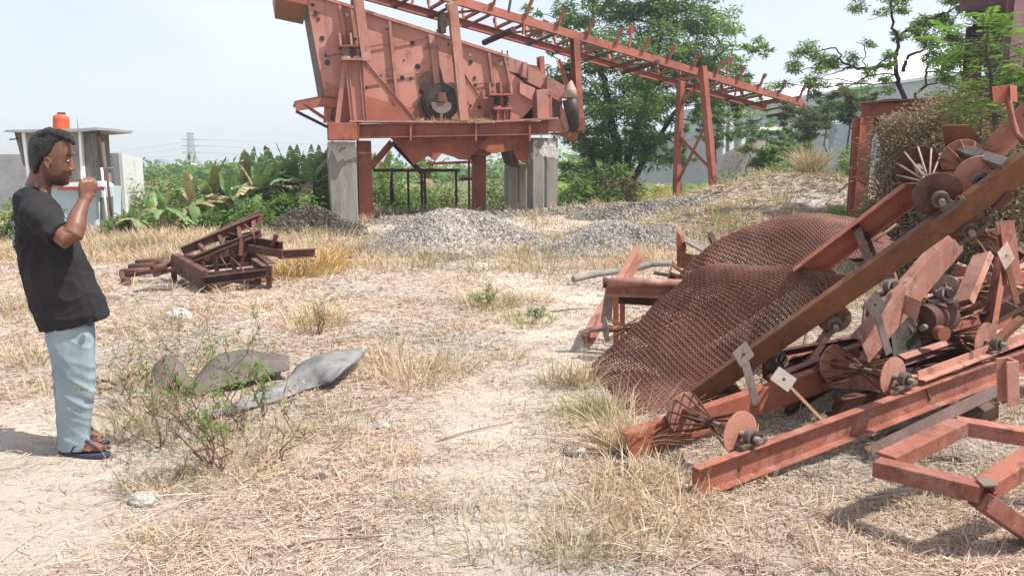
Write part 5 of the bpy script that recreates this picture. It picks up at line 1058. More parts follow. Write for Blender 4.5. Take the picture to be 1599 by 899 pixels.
    for p, q, h, f, mt, s_, up_, lab in ((W(1190, 578, 4.95), W(1660, 425, 5.7), .12, .06, 'red_near', 1, (0, -.2, 1), 'long red rail running behind the middle spoked roller'), (W(1230, 566, 5.25), W(1660, 474, 6.0), .12, .06, 'darkrust', 1, (0, -.2, 1), 'long dark rail added to darken the gaps of the pile'),
        (W(1385, 526, 5.05), W(1650, 392, 5.8), .10, .05, 'pink', 1, (0, -.2, 1), 'long pink rail rising to the right edge of the pile'), (W(1300, 640, 4.35), W(1640, 560, 5.0), .10, .05, 'darkrust', -1, (0, -.2, 1), 'long dark rail added low between the two beams of the nearest section to darken the gap'), (W(1350, 600, 4.6), W(1430, 420, 5.5), .14, .05, 'darkrust', 1, (-.5, -.5, .4), 'wide dark channel leaning beneath the broad sunbleached one'),
        (W(1355, 470, 5.2), W(1395, 560, 4.9), .08, .04, 'red_near', 1, (0, -1, 0), 'red channel offcut standing askew behind the broad sunbleached channel'),
        (W(1300, 560, 5.2), W(1480, 545, 5.3), .09, .05, 'red_near', 1, (0, -.2, 1), 'red channel lying deep behind the middle spoked roller'), (W(1240, 590, 4.9), W(1300, 500, 5.1), .07, .04, 'darkrust', 1, (0, -1, 0), 'dark angle leaning under the steep rusty section'),
        (W(1490, 420, 5.6), W(1620, 470, 5.3), .09, .04, 'pink', -1, (0, -.4, 1), 'pink channel slanting down to the right at the rear right of the pile'), (W(1520, 350, 5.8), W(1600, 400, 5.6), .06, .04, 'darkrust', 1, (0, -.4, 1), 'thin dark bar at the top right of the pile'),
        (W(1440, 570, 4.9), W(1500, 440, 5.3), .07, .05, 'darkrust', 1, (0, -1, .2), 'dark upright bar between the drum roller and the short pink channel'), (W(1540, 520, 4.9), W(1560, 400, 5.1), .08, .04, 'red_near', 1, (0, -1, 0), 'dull red upright behind the pale square plate'),
        (W(1400, 560, 4.55), W(1500, 528, 4.9), .06, .05, 'pink', 1, (0, -.4, 1), 'short pink angle on the far beam of the nearest section'), (W(1600, 500, 4.6), W(1500, 590, 4.5), .05, .04, 'brown', 1, (0, -.3, 1), 'brown angle crossing the nearest section near the right edge'),
        (W(1225, 640, 4.5), W(1290, 600, 4.7), .05, .04, 'darkrust', 1, (0, -.3, 1), 'small dark angle lying inside the nearest section')):
        chan(p, q, h, f, mt, lab, s_, up_)  # low dark rails above are added to darken the bright gaps of the pile
    for i, (a, b_, c_, r_) in enumerate((((1250, 560, 5.0), (1275, 480, 5.2), (1330, 470, 5.3), .009), ((1420, 590, 4.6), (1460, 540, 4.8), (1540, 560, 4.7), .007), ((1505, 540, 4.9), (1545, 470, 5.0), (1590, 480, 4.9), .006), ((1310, 600, 4.6), (1340, 540, 4.8), (1352, 470, 5.0), .010), ((1480, 340, 5.5), (1530, 380, 5.4), (1560, 440, 5.2), .006))):
        lb_ = ('bent rod curving up under the steep rusty section', 'bent wire arching over the nearest section', 'thin wire looping beside the pale square plate', 'thick bent bar left of the broad sunbleached channel', 'thin wire hanging at the rear right of the pile')[i]
        part(MB().path([bez([W(*a), W(*b_), W(*c_)], t) for t in np.linspace(0, 1, 14)], r_, 6), 'bent_rod', 'brown' if i % 2 else 'red_near', lb_, 'rod', GB, 0)
    # fat dark roller
    r3 = thing('drum_roller', W(1455, 515, 4.9), 'fat dark drum roller with greasy bearing inside the pile', 'roller', GB); MB().tube(W(1435, 500, 4.75), W(1475, 495, 5.15), .10, n=24).build('drum', M['darkrust'], r3, .003); MB().tube(W(1440, 512, 4.65), W(1476, 500, 5.2), .02).build('shaft', M['greysteel'], r3); MB().disc(W(1470, 520, 4.6), (.2, -1, 0), .045, .05, 20).build('bearing', M['red_near'], r3)
    # loose bearings and hourglass rollers
    def loose(c, ax_, w_, r, lab, mat='brown', rods=9):
        t = thing('hourglass_roller', c, lab, 'roller', 'loose hourglass rollers'); ax_ = Vector(ax_).normalized(); w_ = Vector(w_); u = w_.cross(ax_).normalized(); idler(t, c, ax_, w_, u, r, mat, rods, 0, False)
    loose(W(1490, 300, 5.3), (1, .2, .4), Vector((.2, .35, .1)), .11, 'hourglass roller upright behind the steep rusty section', 'darkrust')
    loose(W(1500, 352, 5.4), (.7, 0, -.7), Vector((.42, .15, -.12)), .10, 'hourglass roller with fanned rods right of the steep rusty section', 'pink')
    loose(W(1400, 480, 5.3), (.6, .2, .7), Vector((.35, -.1, .1)), .10, 'hourglass roller half buried in the shade of the pile', 'red_near')
    loose(W(1470, 455, 5.2), (.6, .2, .7), Vector((.45, .2, .0)), .11, 'hourglass roller with pale wires below the thin red channel', 'palesteel')
    loose(W(1335, 385, 5.8), (.6, .2, .7), Vector((.35, .2, -.1)), .11, 'hourglass roller lying on the straw behind the steep rusty section', 'darkrust')
    loose(W(935, 515, 5.95), (0, .3, 1), Vector((.42, .05, .02)), .10, 'hourglass roller lying under the fallen bench frame', 'greysteel')
    loose(W(1035, 428, 6.3), (.2, .4, .8), Vector((.35, -.1, -.05)), .12, 'hourglass roller above the red pipe beside the mesh', 'greysteel')
    for i, (px, py, Y, lab) in enumerate(((1392, 448, 4.75, 'greasy round bearing on the broad pink channel'), (1218, 562, 4.9, 'dark round bearing under the steep rusty section'), (1476, 460, 4.9, 'small bearing beside the short pink channel'))):
        t = thing('bearing', W(px, py, Y), lab, 'bearing', 'loose bearings in the pile'); c = W(px, py, Y); MB().disc(c, (.3, -1, .3), .05, .05, 24).build('housing', M['greysteel'], t, .003); MB().disc(c+Vector((.009, -.03, .009)), (.3, -1, .3), .03, .02, 20).build('bore', M['blackgrease'], t); MB().sweep(c+Vector((-.09, .01, -.05)), c+Vector((.09, .03, -.04)), [(-.02, -.012), (.02, -.012), (.02, .012), (-.02, .012)]).build('foot', M['greysteel'], t)
    # pale square plate on an arm
    t = thing('guide_bracket', W(1585, 470, 4.4), 'guide bracket with pale square plate on a rusty arm, right edge', 'bracket', 'guide brackets in the pile'); guide(t, W(1588, 475, 4.4), W(1570, 400, 4.4), Vector((.1, -.8, .6)).normalized(), .12, .045, 'brown', 'palesteel')
    t = thing('guide_bracket', W(1590, 220, 4.3), 'tall orange red guide bracket with square plate rising at the right edge', 'bracket', 'guide brackets in the pile'); g_ = MB().path([W(1602, 225, 4.0), W(1588, 210, 4.05), W(1580, 185, 4.1), W(1573, 150, 4.1)], .016, 6); ga = g_.build('arm', M['redbright'], t); MB().prism([W(1549, 136, 4.1), W(1577, 132, 4.1), W(1578, 158, 4.1), W(1551, 162, 4.1)], (.01, .012, 0)).build('plate', M['redbright'], t, .001)
    MB().prism([W(1577, 132, 4.08), W(1588, 134, 4.15), W(1589, 160, 4.15), W(1578, 158, 4.08)], (.004, .01, 0)).build('plate', M['redbright'], t)
    # pink trough top right
    t = thing('steel_trough', W(1600, 240, 4.3), 'pink curved steel trough at the right edge above the steep section', 'trough', GB); tr = MB(); p0, p1 = W(1545, 264, 4.5), W(1650, 160, 4.1); axt = (p1-p0).normalized(); sd = axt.cross(Vector((0, -.6, 1))).normalized(); ut = sd.cross(axt)
    prof = [(.105*math.cos(a), .105-.105*math.sin(a)) for a in np.linspace(.2, 2.6, 9)]; prof = prof+[(x*.95, y+.006) for x, y in prof[::-1]]
    tr.sweep(p0, p1, prof, up=ut, smooth=False); tr.build('trough', M['pink'], t)
    # angled box tube frame bottom right
    c = {'l': W(1368, 728, 3.08), 'f': W(1533, 768, 2.80), 'b': W(1492, 663, 3.42), 'r': W(1650, 690, 3.25), 'r2': W(1660, 685, 3.0)}; root3 = thing('tube_frame', c['f'], 'angled red box tube frame propped above the straw, bottom right', 'frame'); S = .085
    def tb(p, q, mat='red_near', s=S): MB().bar(p, q, s, s*.8).build('frame_tube', M[mat], root3, .004)
    tb(c['l'], c['f']); tb(c['l']+Vector((.05, .02, .012)), c['b']+Vector((0, -.03, .003))); tb(c['b'], c['r']); tb(c['f']+Vector((.03, .03, .004)), c['r2']); lg = W(1615, 862, 2.88); lg.z = .04; tb(c['f']+Vector((0, .0, -.03)), lg, 'red_near', .09)
    MB().prism([c['f']+Vector((-.02, -.04, .038)), c['f']+Vector((.04, -.035, .038)), c['f']+Vector((.05, .03, .038)), c['f']+Vector((-.01, .03, .038))], (0, 0, .006)).build('corner_plate', M['greysteel'], root3)
    wl = MB(); 
    for k in range(24): q = (c['f']+Vector((.0, -.045, -.04))).lerp(c['f']+Vector((.08, .02, .035)), k/23)+Vector((random.gauss(0, .002),)*3); wl.ell(q, (.007, .005, .005), n=6, m=4)
    wl.build('weld_bead', M['redbright'], root3)
    # support legs hidden beneath so that the frame rests on something
    tb(c['r']+Vector((0, 0, -.03)), Vector((c['r'].x+.02, c['r'].y+.05, 0)), 'darkrust', .06)
def proj(p):
    x, y, z = p.x, p.y, p.z-CAMH; f = y*math.cos(TH)-z*math.sin(TH); u = y*math.sin(TH)+z*math.cos(TH); return (799.5+F*x/f, 449.5-F*u/f)
pile()
# ------------------------------------------------------------------ woven wire screens
def wiremesh(name, pt, nu, nv, rad, mat, label, tears=0):
    """pt(u,v)->Vector. crimped wires of both families woven over and under"""
    SUB = 2; V = []; Fq = []; nb = 0
    def grid(u, v): return pt(u, v)
    eps = 1e-3
    def nrm(u, v):
        a = pt(min(u+eps, 1), v)-pt(max(u-eps, 0), v); b = pt(u, min(v+eps, 1))-pt(u, max(v-eps, 0)); n = a.cross(b); return n.normalized()
    ring = 5
    def tube(pts, ns, rd):
        nonlocal nb
        m = len(pts)
        for i in range(m):
            a = (pts[min(i+1, m-1)]-pts[max(i-1, 0)]).normalized(); s = a.cross(ns[i]).normalized(); u = s.cross(a)
            for k in range(ring):
                t = 6.283*k/ring; V.append(tuple(pts[i]+(s*math.cos(t)+u*math.sin(t))*rd))
        for i in range(m-1):
            for k in range(ring):
                k2 = (k+1) % ring; Fq.append((nb+i*ring+k, nb+i*ring+k2, nb+(i+1)*ring+k2, nb+(i+1)*ring+k))
        nb += m*ring
    for i in range(nu+1):
        u = i/nu; pts = []; ns = []; lo = random.uniform(0, .006); hi = 1-random.uniform(0, .012)
        for j in range(nv*SUB+1):
            v = lo+(hi-lo)*j/(nv*SUB); n = nrm(u, v); ph = math.cos(math.pi*(j/SUB+i)); pts.append(pt(u, v)+n*ph*rad*.55+n*(0)); ns.append(n)
        tube(pts, ns, rad*1.15)
    for j in range(nv+1):
        v = j/nv; pts = []; ns = []
        for i in range(nu*SUB+1):
            u = i/(nu*SUB); n = nrm(u, v); ph = -math.cos(math.pi*(i/SUB+j)); pts.append(pt(u, v)+n*ph*rad*.55); ns.append(n)
        tube(pts, ns, rad*.95)
    o = npmesh(name, V, Fq, M[mat], True); tag(o, label, 'wire mesh', 'woven wire screens on the pile'); return o
def surf(rows):
    R_ = [[W(*q) for q in r] for r in rows]
    def pt(u, v):
        C = [bez(r, v) for r in R_]; p = bez(C, u); return p+Vector((0, 0, .008*math.sin(u*9+v*4)+.006*math.sin(v*13-u*5)+.005*mnoise.noise(p*3.1)+.005*mnoise.noise(p*11)))
    return pt
front = surf([[(922, 572, 5.60), (955, 605, 5.05), (985, 650, 4.55), (1005, 690, 4.14)],
              [(985, 515, 5.55), (1030, 560, 5.05), (1070, 600, 4.86), (1098, 628, 4.78)],
              [(1044, 457, 5.50), (1100, 487, 5.10), (1150, 530, 4.92), (1188, 566, 4.82)],
              [(1085, 424, 5.45), (1160, 436, 5.05), (1230, 460, 4.85), (1268, 505, 4.70)],
              [(1130, 414, 5.40), (1200, 413, 5.05), (1262, 418, 4.85), (1325, 435, 4.65)]])
wiremesh('wire_screen', front, 50, 56, .0062, 'wire', 'front arched rusty woven wire screen spilling off the pile')
back = surf([[(985, 520, 6.15), (1010, 535, 5.85), (1040, 550, 5.6), (1060, 560, 5.3)],
             [(1045, 448, 6.15), (1090, 470, 5.85), (1130, 490, 5.6), (1160, 500, 5.3)],
             [(1115, 378, 6.15), (1165, 400, 5.85), (1210, 420, 5.6), (1250, 440, 5.3)],
             [(1205, 342, 6.15), (1240, 352, 5.85), (1270, 375, 5.6), (1290, 410, 5.3)],
             [(1270, 336, 6.15), (1300, 345, 5.85), (1330, 370, 5.6), (1350, 400, 5.3)],
             [(1340, 345, 6.15), (1370, 358, 5.9), (1400, 380, 5.65), (1420, 400, 5.35)]])
wiremesh('wire_screen', back, 60, 44, .0066, 'wire', 'rear domed rusty woven wire screen higher on the pile')

# ------------------------------------------------------------------ bench like frame and bits left of the screens
def leftbits():
    G2 = 'fallen steel left of the wire screens'
    def solo(mb, name, mat, label, cat, bev=.002): o = mb.build(name, M[mat], None, bev); tag(o, label, cat, G2); return o
    a = G(910, 540, .05); a = W(910, 532, 6.25); b = W(995, 392, 7.0); solo(MB().sweep(a, b, channel(.13, .06, .009, 1), up=(-.6, -.8, .3)), 'steel_channel', 'pink', 'pink channel leaning on the red pipe, foot on the bare path', 'steel channel')
    r = thing('bench_frame', W(955, 500, 6.2), 'fallen red bench like frame with roller pipe, left of the screens', 'frame'); 
    MB().tube(W(944, 441, 6.15), W(1068, 443, 6.0), .036, n=16).build('pipe', M['pink'], r); MB().disc(W(944, 441, 6.15), (1, 0, 0), .045, .02, 16).build('pipe_cap', M['darkrust'], r)
    MB().sweep(W(946, 456, 6.2), W(1060, 460, 6.05), angle(.07, .009), up=(0, -.4, 1)).build('top_angle', M['pink'], r); MB().sweep(W(958, 466, 6.5), W(1050, 472, 6.4), channel(.07, .04, .008), up=(0, 0, 1)).build('back_rail', M['darkrust'], r)
    for x, Y in ((958, 6.25), (968, 6.6)): p = W(x, 460, Y); MB().sweep(Vector((p.x+.01, p.y, 0)), p, channel(.05, .04, .007), up=(0, -1, 0)).build('leg', M['redbright'], r)
    p = W(951, 452, 6.2); MB().prism([p+Vector((-.03, 0, -.0)), p+Vector((.04, 0, .0)), p+Vector((.03, .02, -.26)), p+Vector((-.06, .02, -.28))], (0, .012, 0)).build('gusset', M['greysteel'], r)
    # gear and cluster behind
    solo(MB().prism([W(1056, 360, 7.2), W(1062, 367, 7.2), W(1067, 385, 7.2), W(1064, 418, 7.2), W(1057, 418, 7.2)], (.04, .05, 0)), 'steel_post', 'redbright', 'short bright red torn post behind the roller pipe', 'post')
    t = thing('steel_box', W(1090, 415, 7.2), 'open grey topped steel box behind the bench frame', 'box', G2); MB().prism([W(1067, 378, 7.1), W(1072, 375, 7.3), W(1112, 392, 7.2), W(1108, 400, 7.0)], (0, 0, .015)).build('top', M['greysteel'], t); MB().prism([W(1064, 393, 7.1), W(1082, 398, 7.0), W(1080, 422, 7.0), W(1062, 418, 7.1)], (0, .02, 0)).build('panel', M['brown'], t); MB().prism([W(1082, 398, 7.0), W(1104, 398, 7.2), W(1102, 415, 7.2), W(1080, 422, 7.0)], (0, .02, 0)).build('side', M['darkrust'], t)
    solo(MB().sweep(W(1112, 364, 7.6), W(1122, 384, 7.5), channel(.08, .05, .01), up=(0, -1, 0)), 'steel_post', 'darkrust', 'stubby dark upright at the edge of the rear screen', 'post')
    solo(MB().prism([W(1098, 412, 6.8), W(1112, 390, 6.9), W(1130, 383, 6.9), W(1126, 395, 6.8), W(1104, 418, 6.7)], (.02, .03, 0)), 'steel_plate', 'pink', 'pale pink bent plate beside the open box', 'steel plate')
    solo(MB().path([W(895, 436, 7.9), W(930, 428, 8.1), W(985, 421, 8.2), W(1020, 412, 8.2), W(1050, 411, 8.2)], .035, 10), 'plastic_pipe', 'concrete', 'pale grey pipe lying on the ground behind the bench frame', 'pipe')
    solo(MB().path([W(1150, 372, 7.5), W(1168, 360, 7.6), W(1177, 354, 7.6)], .012, 6), 'steel_rod', 'brown', 'short bent rod behind the rear screen', 'rod')
    solo(MB().path([W(1310, 300, 10.5), W(1325, 285, 10.6), W(1340, 281, 10.6), W(1352, 288, 10.6)], .014, 6), 'steel_rod', 'darkrust', 'curved dark rod on the straw behind the pile', 'rod')
    solo(MB().sweep(W(1366, 330, 6.9), W(1378, 307, 6.9), channel(.09, .05, .01), up=(0, -1, 0)), 'steel_post', 'darkrust', 'short dark tilted post left of the spoked disc', 'post')
    # dark timber under the trestle
    solo(MB().bar(W(1085, 306, 23.8), W(1110, 322, 23.5), .25, .2), 'timber', 'blackgrease', 'dark timber baulk lying between the trestle feet', 'timber')
    # plastic cup
    m, t, b_, _ = newmat('clear_plastic'); b_.inputs['Base Color'].default_value = (.9, .9, .9, 1); b_.inputs['Transmission Weight'].default_value = .9; b_.inputs['Roughness'].default_value = .25
    g = GH(897, 712); c = MB(); pts = [g+Vector((-.045+.10*i/8, .01*math.sin(i), .026)) for i in range(9)]; c.path(pts, [.026+.006*math.sin(i*2.1) for i in range(9)], 14); o = c.build('plastic_cup', m); tag(o, 'crushed clear plastic cup lying on the path edge', 'plastic cup')
    # stick and twigs
    for i, (p, q, lab) in enumerate((((448, 856), (600, 838), 'long dry stick lying in the foreground straw'), ((680, 692), (800, 660), 'thin curved twig lying on the bare path'))):
        a, b = GH(*p), GH(*q); pts = [a.lerp(b, t)+Vector((0, .012*math.sin(t*6), .008+.01*math.sin(t*3.1))) for t in np.linspace(0, 1, 10)]; solo(MB().path(pts, [.005-.0025*t for t in np.linspace(0, 1, 10)], 6), 'dry_stick', 'twig', lab, 'stick', 0)
leftbits()

# ------------------------------------------------------------------ rubber belt pieces
def ribbon_sheet(name, L, Rr, t, mat, label, dents=0, group=None):
    """two edge polylines given as points; lofted sheet of thickness t"""
    n = 60; m = 8; A = [bez(L, i/n) for i in range(n+1)]; B = [bez(Rr, i/n) for i in range(n+1)]; V = []; Fq = []
    top = [[A[i].lerp(B[i], j/m)+Vector((0, 0, dents*mnoise.noise(A[i].lerp(B[i], j/m)*7)))+Vector((0, 0, .015*math.sin(math.pi*j/m))) for j in range(m+1)] for i in range(n+1)]
    nrm = lambda i, j: (top[min(i+1, n)][j]-top[max(i-1, 0)][j]).cross(top[i][min(j+1, m)]-top[i][max(j-1, 0)]).normalized()
    for s in (0, 1):
        for i in range(n+1):
            for j in range(m+1): V.append(tuple(top[i][j]+nrm(i, j)*(-t*s)))
    K = (n+1)*(m+1); idx = lambda s, i, j: s*K+i*(m+1)+j
    for i in range(n):
        for j in range(m): Fq += [(idx(0, i, j), idx(0, i+1, j), idx(0, i+1, j+1), idx(0, i, j+1)), (idx(1, i, j), idx(1, i, j+1), idx(1, i+1, j+1), idx(1, i+1, j))]
        Fq += [(idx(0, i, 0), idx(1, i, 0), idx(1, i+1, 0), idx(0, i+1, 0)), (idx(0, i, m), idx(0, i+1, m), idx(1, i+1, m), idx(1, i, m))]
    for j in range(m): Fq += [(idx(0, 0, j), idx(0, 0, j+1), idx(1, 0, j+1), idx(1, 0, j)), (idx(0, n, j), idx(1, n, j), idx(1, n, j+1), idx(0, n, j+1))]
    o = npmesh(name, V, Fq, M[mat], True); tag(o, label, 'rubber belt', 'cut pieces of conveyor belt'); return o
def g3(px, py, z): return G(px, py, z)
ribbon_sheet('belt_strip', [g3(277, 650, .012), g3(325, 642, .012), g3(367, 631, .012), g3(417, 607, .012), g3(452, 588, .03), g3(470, 568, .10), g3(507, 552, .17), g3(550, 546, .14), g3(573, 546, .10)],
             [g3(281, 657, .012), g3(328, 650, .012), g3(365, 643, .012), g3(427, 628, .012), g3(470, 612, .012), g3(497, 603, .02), g3(519, 596, .07), g3(540, 576, .13), g3(566, 557, .08)], .008, 'belt', 'flat grey rubber belt strip with a ridge, lying in the straw')
ribbon_sheet('belt_strip', [W(237, 600, 5.2), W(241, 572, 5.25), W(262, 555, 5.3), W(283, 570, 5.32), W(299, 591, 5.3), W(322, 572, 5.4), W(350, 550, 5.5), W(400, 550, 5.55), W(452, 555, 5.6)],
             [W(240, 617, 4.98), W(252, 606, 5.0), W(275, 598, 5.02), W(288, 606, 5.0), W(300, 617, 4.97), W(320, 612, 5.0), W(352, 606, 5.06), W(400, 592, 5.2), W(452, 576, 5.38)], .008, 'beltdark', 'curled rubber belt piece standing on edge beside the weeds', .03)
def cable():
    pts = [GH(x, y)+Vector((0, 0, .012)) for x, y in ((80, 608), (110, 603), (150, 598), (178, 600), (170, 610), (150, 607), (160, 596), (184, 605))]
    o = MB().path([bez(pts, t) for t in np.linspace(0, 1, 40)], .006, 6).build('cable', M['black']); tag(o, 'thin black cable curled on the ground behind the man\'s legs', 'cable')
cable()

# ------------------------------------------------------------------ rusty scrap on the left
def scrap():
    GS = 'rusty scrap steel heaped left of the machine'
    def solo(mb, name, mat, label, cat, bev=.003): o = mb.build(name, M[mat], None, bev); tag(o, label, cat, GS); return o
    for i, (a, b, lab) in enumerate((((190, 425, 10.2), (236, 422, 10.1), 'rusty pipe nearest the left end of the scrap heap'), ((203, 417, 10.7), (243, 414, 10.6), 'rusty pipe, middle of the three stacked pipes'), ((214, 410, 11.1), (253, 407, 11.0), 'rusty pipe, rearmost of the three stacked pipes'),
                                  ((238, 421, 10.1), (266, 411, 10.3), 'short slanting rusty pipe beside the box frame'), ((322, 452, 9.25), (362, 436, 9.4), 'rusty pipe in front of the box frame'), ((366, 436, 9.5), (405, 440, 9.4), 'short pipe to the right in front of the box frame'), ((345, 400, 10.6), (410, 392, 10.6), 'rusty pipe behind the box frame'))):
        solo(MB().tube(W(*a), W(*b), .045, n=14), 'rusty_pipe', 'scrap', lab, 'pipe', 0)
    solo(MB().bar(W(192, 432, 9.9), W(262, 420, 9.9), .05), 'rusty_bar', 'darkrust', 'rusty bar under the three stacked pipes', 'bar'); solo(MB().bar(W(240, 430, 9.9), W(272, 420, 9.9), .05), 'rusty_bar', 'scrap', 'second rusty bar between the pipes and the box frame', 'bar')
    r = thing('pipe_stand', W(195, 440, 9.8), 'small rusty end stand at the left end of the scrap heap', 'stand', GS); MB().bar(W(189, 425, 9.9), W(194, 442, 9.8), .05).build('leg', M['darkrust'], r); MB().prism([W(192, 432, 9.8), W(202, 434, 9.8), W(202, 445, 9.7), W(193, 446, 9.7)], (0, .04, 0)).build('foot_plate', M['darkrust'], r)
    # box frame
    r = thing('box_frame', W(330, 445, 9.4), 'rusty channel box frame standing open in the scrap heap', 'frame', GS)
    c = [(269, 410, 10.2), (316, 438, 9.1), (418, 425, 9.4), (390, 400, 10.4)]; P = [W(*q) for q in c]
    for q in P: q.z = max(q.z, .16)
    for i, (a, b, h, mt) in enumerate(((P[0], P[1], .24, 'scrap'), (P[1], P[2], .10, 'darkrust'), (P[2], P[3], .22, 'darkrust'), (P[3], P[0], .16, 'scrap'))): MB().sweep(a, b, channel(h, .09, .012, -1 if i == 0 else 1)).build('frame_channel', M[mt], r, .002)
    for t in (.3, .6): MB().bar(P[0].lerp(P[1], t)-Vector((0, 0, .04)), P[3].lerp(P[2], t)-Vector((0, 0, .04)), .05).build('cross_bar', M['darkrust'], r)
    for q in (P[1], P[2], P[0]): MB().bar(q+Vector((.02, .02, .08)), Vector((q.x, q.y+.02, .0)), .06).build('leg', M['darkrust'], r)
    # inclined ladder frame
    r = thing('leaning_frame', W(282, 400, 10.2), 'raised rusty ladder frame leaning up to the right over the scrap heap', 'frame', GS); a0, a1 = W(284, 392, 10.0), W(408, 339, 10.6); b0, b1 = W(300, 404, 9.6), W(406, 362, 10.2)
    MB().sweep(a0, a1, channel(.12, .07, .012)).build('side_channel', M['scrap'], r, .002); MB().sweep(b0, b1, channel(.07, .05, .01)).build('side_channel', M['darkrust'], r, .002); MB().sweep(W(324, 374, 10.3), W(408, 334, 10.9), channel(.12, .06, .01)).build('side_channel', M['darkrust'], r, .002)
    for t in (.2, .45, .7, .9): MB().bar(a0.lerp(a1, t), b0.lerp(b1, t), .05).build('rung', M['scrap'], r)
    for t in (.12, .3, .55): q = b0.lerp(b1, t); MB().bar(q, Vector((q.x+.05, q.y, .05)), .045).build('leg', M['darkrust'], r)
    MB().bar(b0.lerp(b1, .25)-Vector((0, 0, .05)), b0.lerp(b1, .85)+Vector((0, 0, .0)), .06).build('diagonal', M['darkrust'], r)
    ch = lambda p, q, h, mt, lab, s=1: solo(MB().sweep(W(*p), W(*q), channel(h, .07, .012, s)), 'rusty_channel', mt, lab, 'steel channel', .002)
    ch((352, 370, 10.4), (442, 386, 10.0), .15, 'darkrust', 'heavy rusty channel jutting right from the scrap heap'); ch((350, 382, 10.2), (440, 397, 9.9), .10, 'scrap', 'lighter rusty channel just below the heavy one', -1)
    ch((372, 372, 10.9), (408, 364, 10.9), .11, 'darkrust', 'short dark channel under the raised ladder frame'); ch((438, 397, 10.3), (492, 394, 10.6), .12, 'scrap', 'low rusty channel running into the yellow straw')
    ch((315, 405, 10.0), (375, 392, 10.1), .08, 'scrap', 'thin channel across the top of the box frame', -1); ch((296, 412, 10.3), (360, 402, 10.4), .07, 'darkrust', 'dark channel inside the box frame'); ch((400, 408, 9.7), (418, 420, 9.4), .09, 'scrap', 'short channel on the right corner of the box frame')
    for i, (a, b, lab) in enumerate((((426, 384, 10.0), (432, 366, 10.0), 'stub post on the heavy rusty channel'), ((412, 388, 10.0), (411, 402, 10.0), 'small upright under the heavy rusty channel'), ((378, 372, 10.0), (376, 400, 9.9), 'upright bar in the middle of the scrap heap'), ((438, 396, 10.0), (438, 404, 10.0), 'tiny upright at the tip of the lighter channel'))): solo(MB().bar(W(*a), W(*b), .05), 'rusty_bar', 'darkrust', lab, 'bar')
    for i, (a, m_, b, lab) in enumerate((((382, 350, 10), (396, 365, 9.9), (398, 384, 9.9), 'bent wire hanging from the raised ladder frame'), ((335, 395, 9.9), (345, 402, 9.8), (354, 416, 9.7), 'bent rod leaning into the box frame'), ((360, 402, 9.7), (372, 412, 9.6), (385, 430, 9.3), 'second bent rod inside the box frame'))): solo(MB().path([W(*a), W(*m_), W(*b)], .012, 6), 'bent_rod', 'scrap', lab, 'rod', 0)
    p = [W(x, y, 9.3) for x, y in ((210, 458), (240, 451), (270, 450), (288, 443), (286, 449), (260, 456))]; 
    for q in p: q.z = .03
    g = [GH(x, y) for x, y in ((208, 458), (238, 450), (262, 449), (286, 442), (290, 448), (262, 455), (236, 454))]; solo(MB().prism(g, (0, 0, .03)), 'rubber_scrap', 'beltdark', 'flat dark torn rubber scrap on the straw before the pipes', 'rubber scrap', 0)
    g = [GH(x, y) for x, y in ((352, 446), (368, 438), (384, 442), (378, 450), (358, 452))]; solo(MB().prism(g, (0, 0, .02)), 'metal_sheet', 'palesteel', 'small grey sheet lying in front of the scrap heap', 'sheet')
scrap()
# ------------------------------------------------------------------ the man
def fuse(mb, name, mat, parent, voxel, smooth=6, disp=None, sub=0):
    """voxel-remesh the overlapping forms into one continuous skin"""
    me = bpy.data.meshes.new('t'); me.from_pydata([tuple(v) for v in mb.v], [], mb.f)
    bm = bmesh.new(); bm.from_mesh(me); bmesh.ops.recalc_face_normals(bm, faces=bm.faces); bm.to_mesh(me); bm.free()
    o = bpy.data.objects.new('t', me); scene.collection.objects.link(o)
    r = o.modifiers.new('r', 'REMESH'); r.mode = 'VOXEL'; r.voxel_size = voxel; r.use_smooth_shade = True
    s = o.modifiers.new('s', 'SMOOTH'); s.iterations = smooth; s.factor = .5
    dg = bpy.context.evaluated_depsgraph_get(); ev = o.evaluated_get(dg); me2 = bpy.data.meshes.new_from_object(ev); bpy.data.objects.remove(o)
    off = root_loc(parent); 
    if disp:
        me2.calc_loop_triangles(); nm = [v.normal.copy() for v in me2.vertices]
        for v, n in zip(me2.vertices, nm): v.co = v.co+n*disp(v.co)
    for v in me2.vertices: v.co -= off
    me2.name = name; me2.materials.clear(); me2.materials.append(M[mat])
    for p in me2.polygons: p.use_smooth = True
    ob = bpy.data.objects.new(name, me2); scene.collection.objects.link(ob); ob.parent = parent; return ob
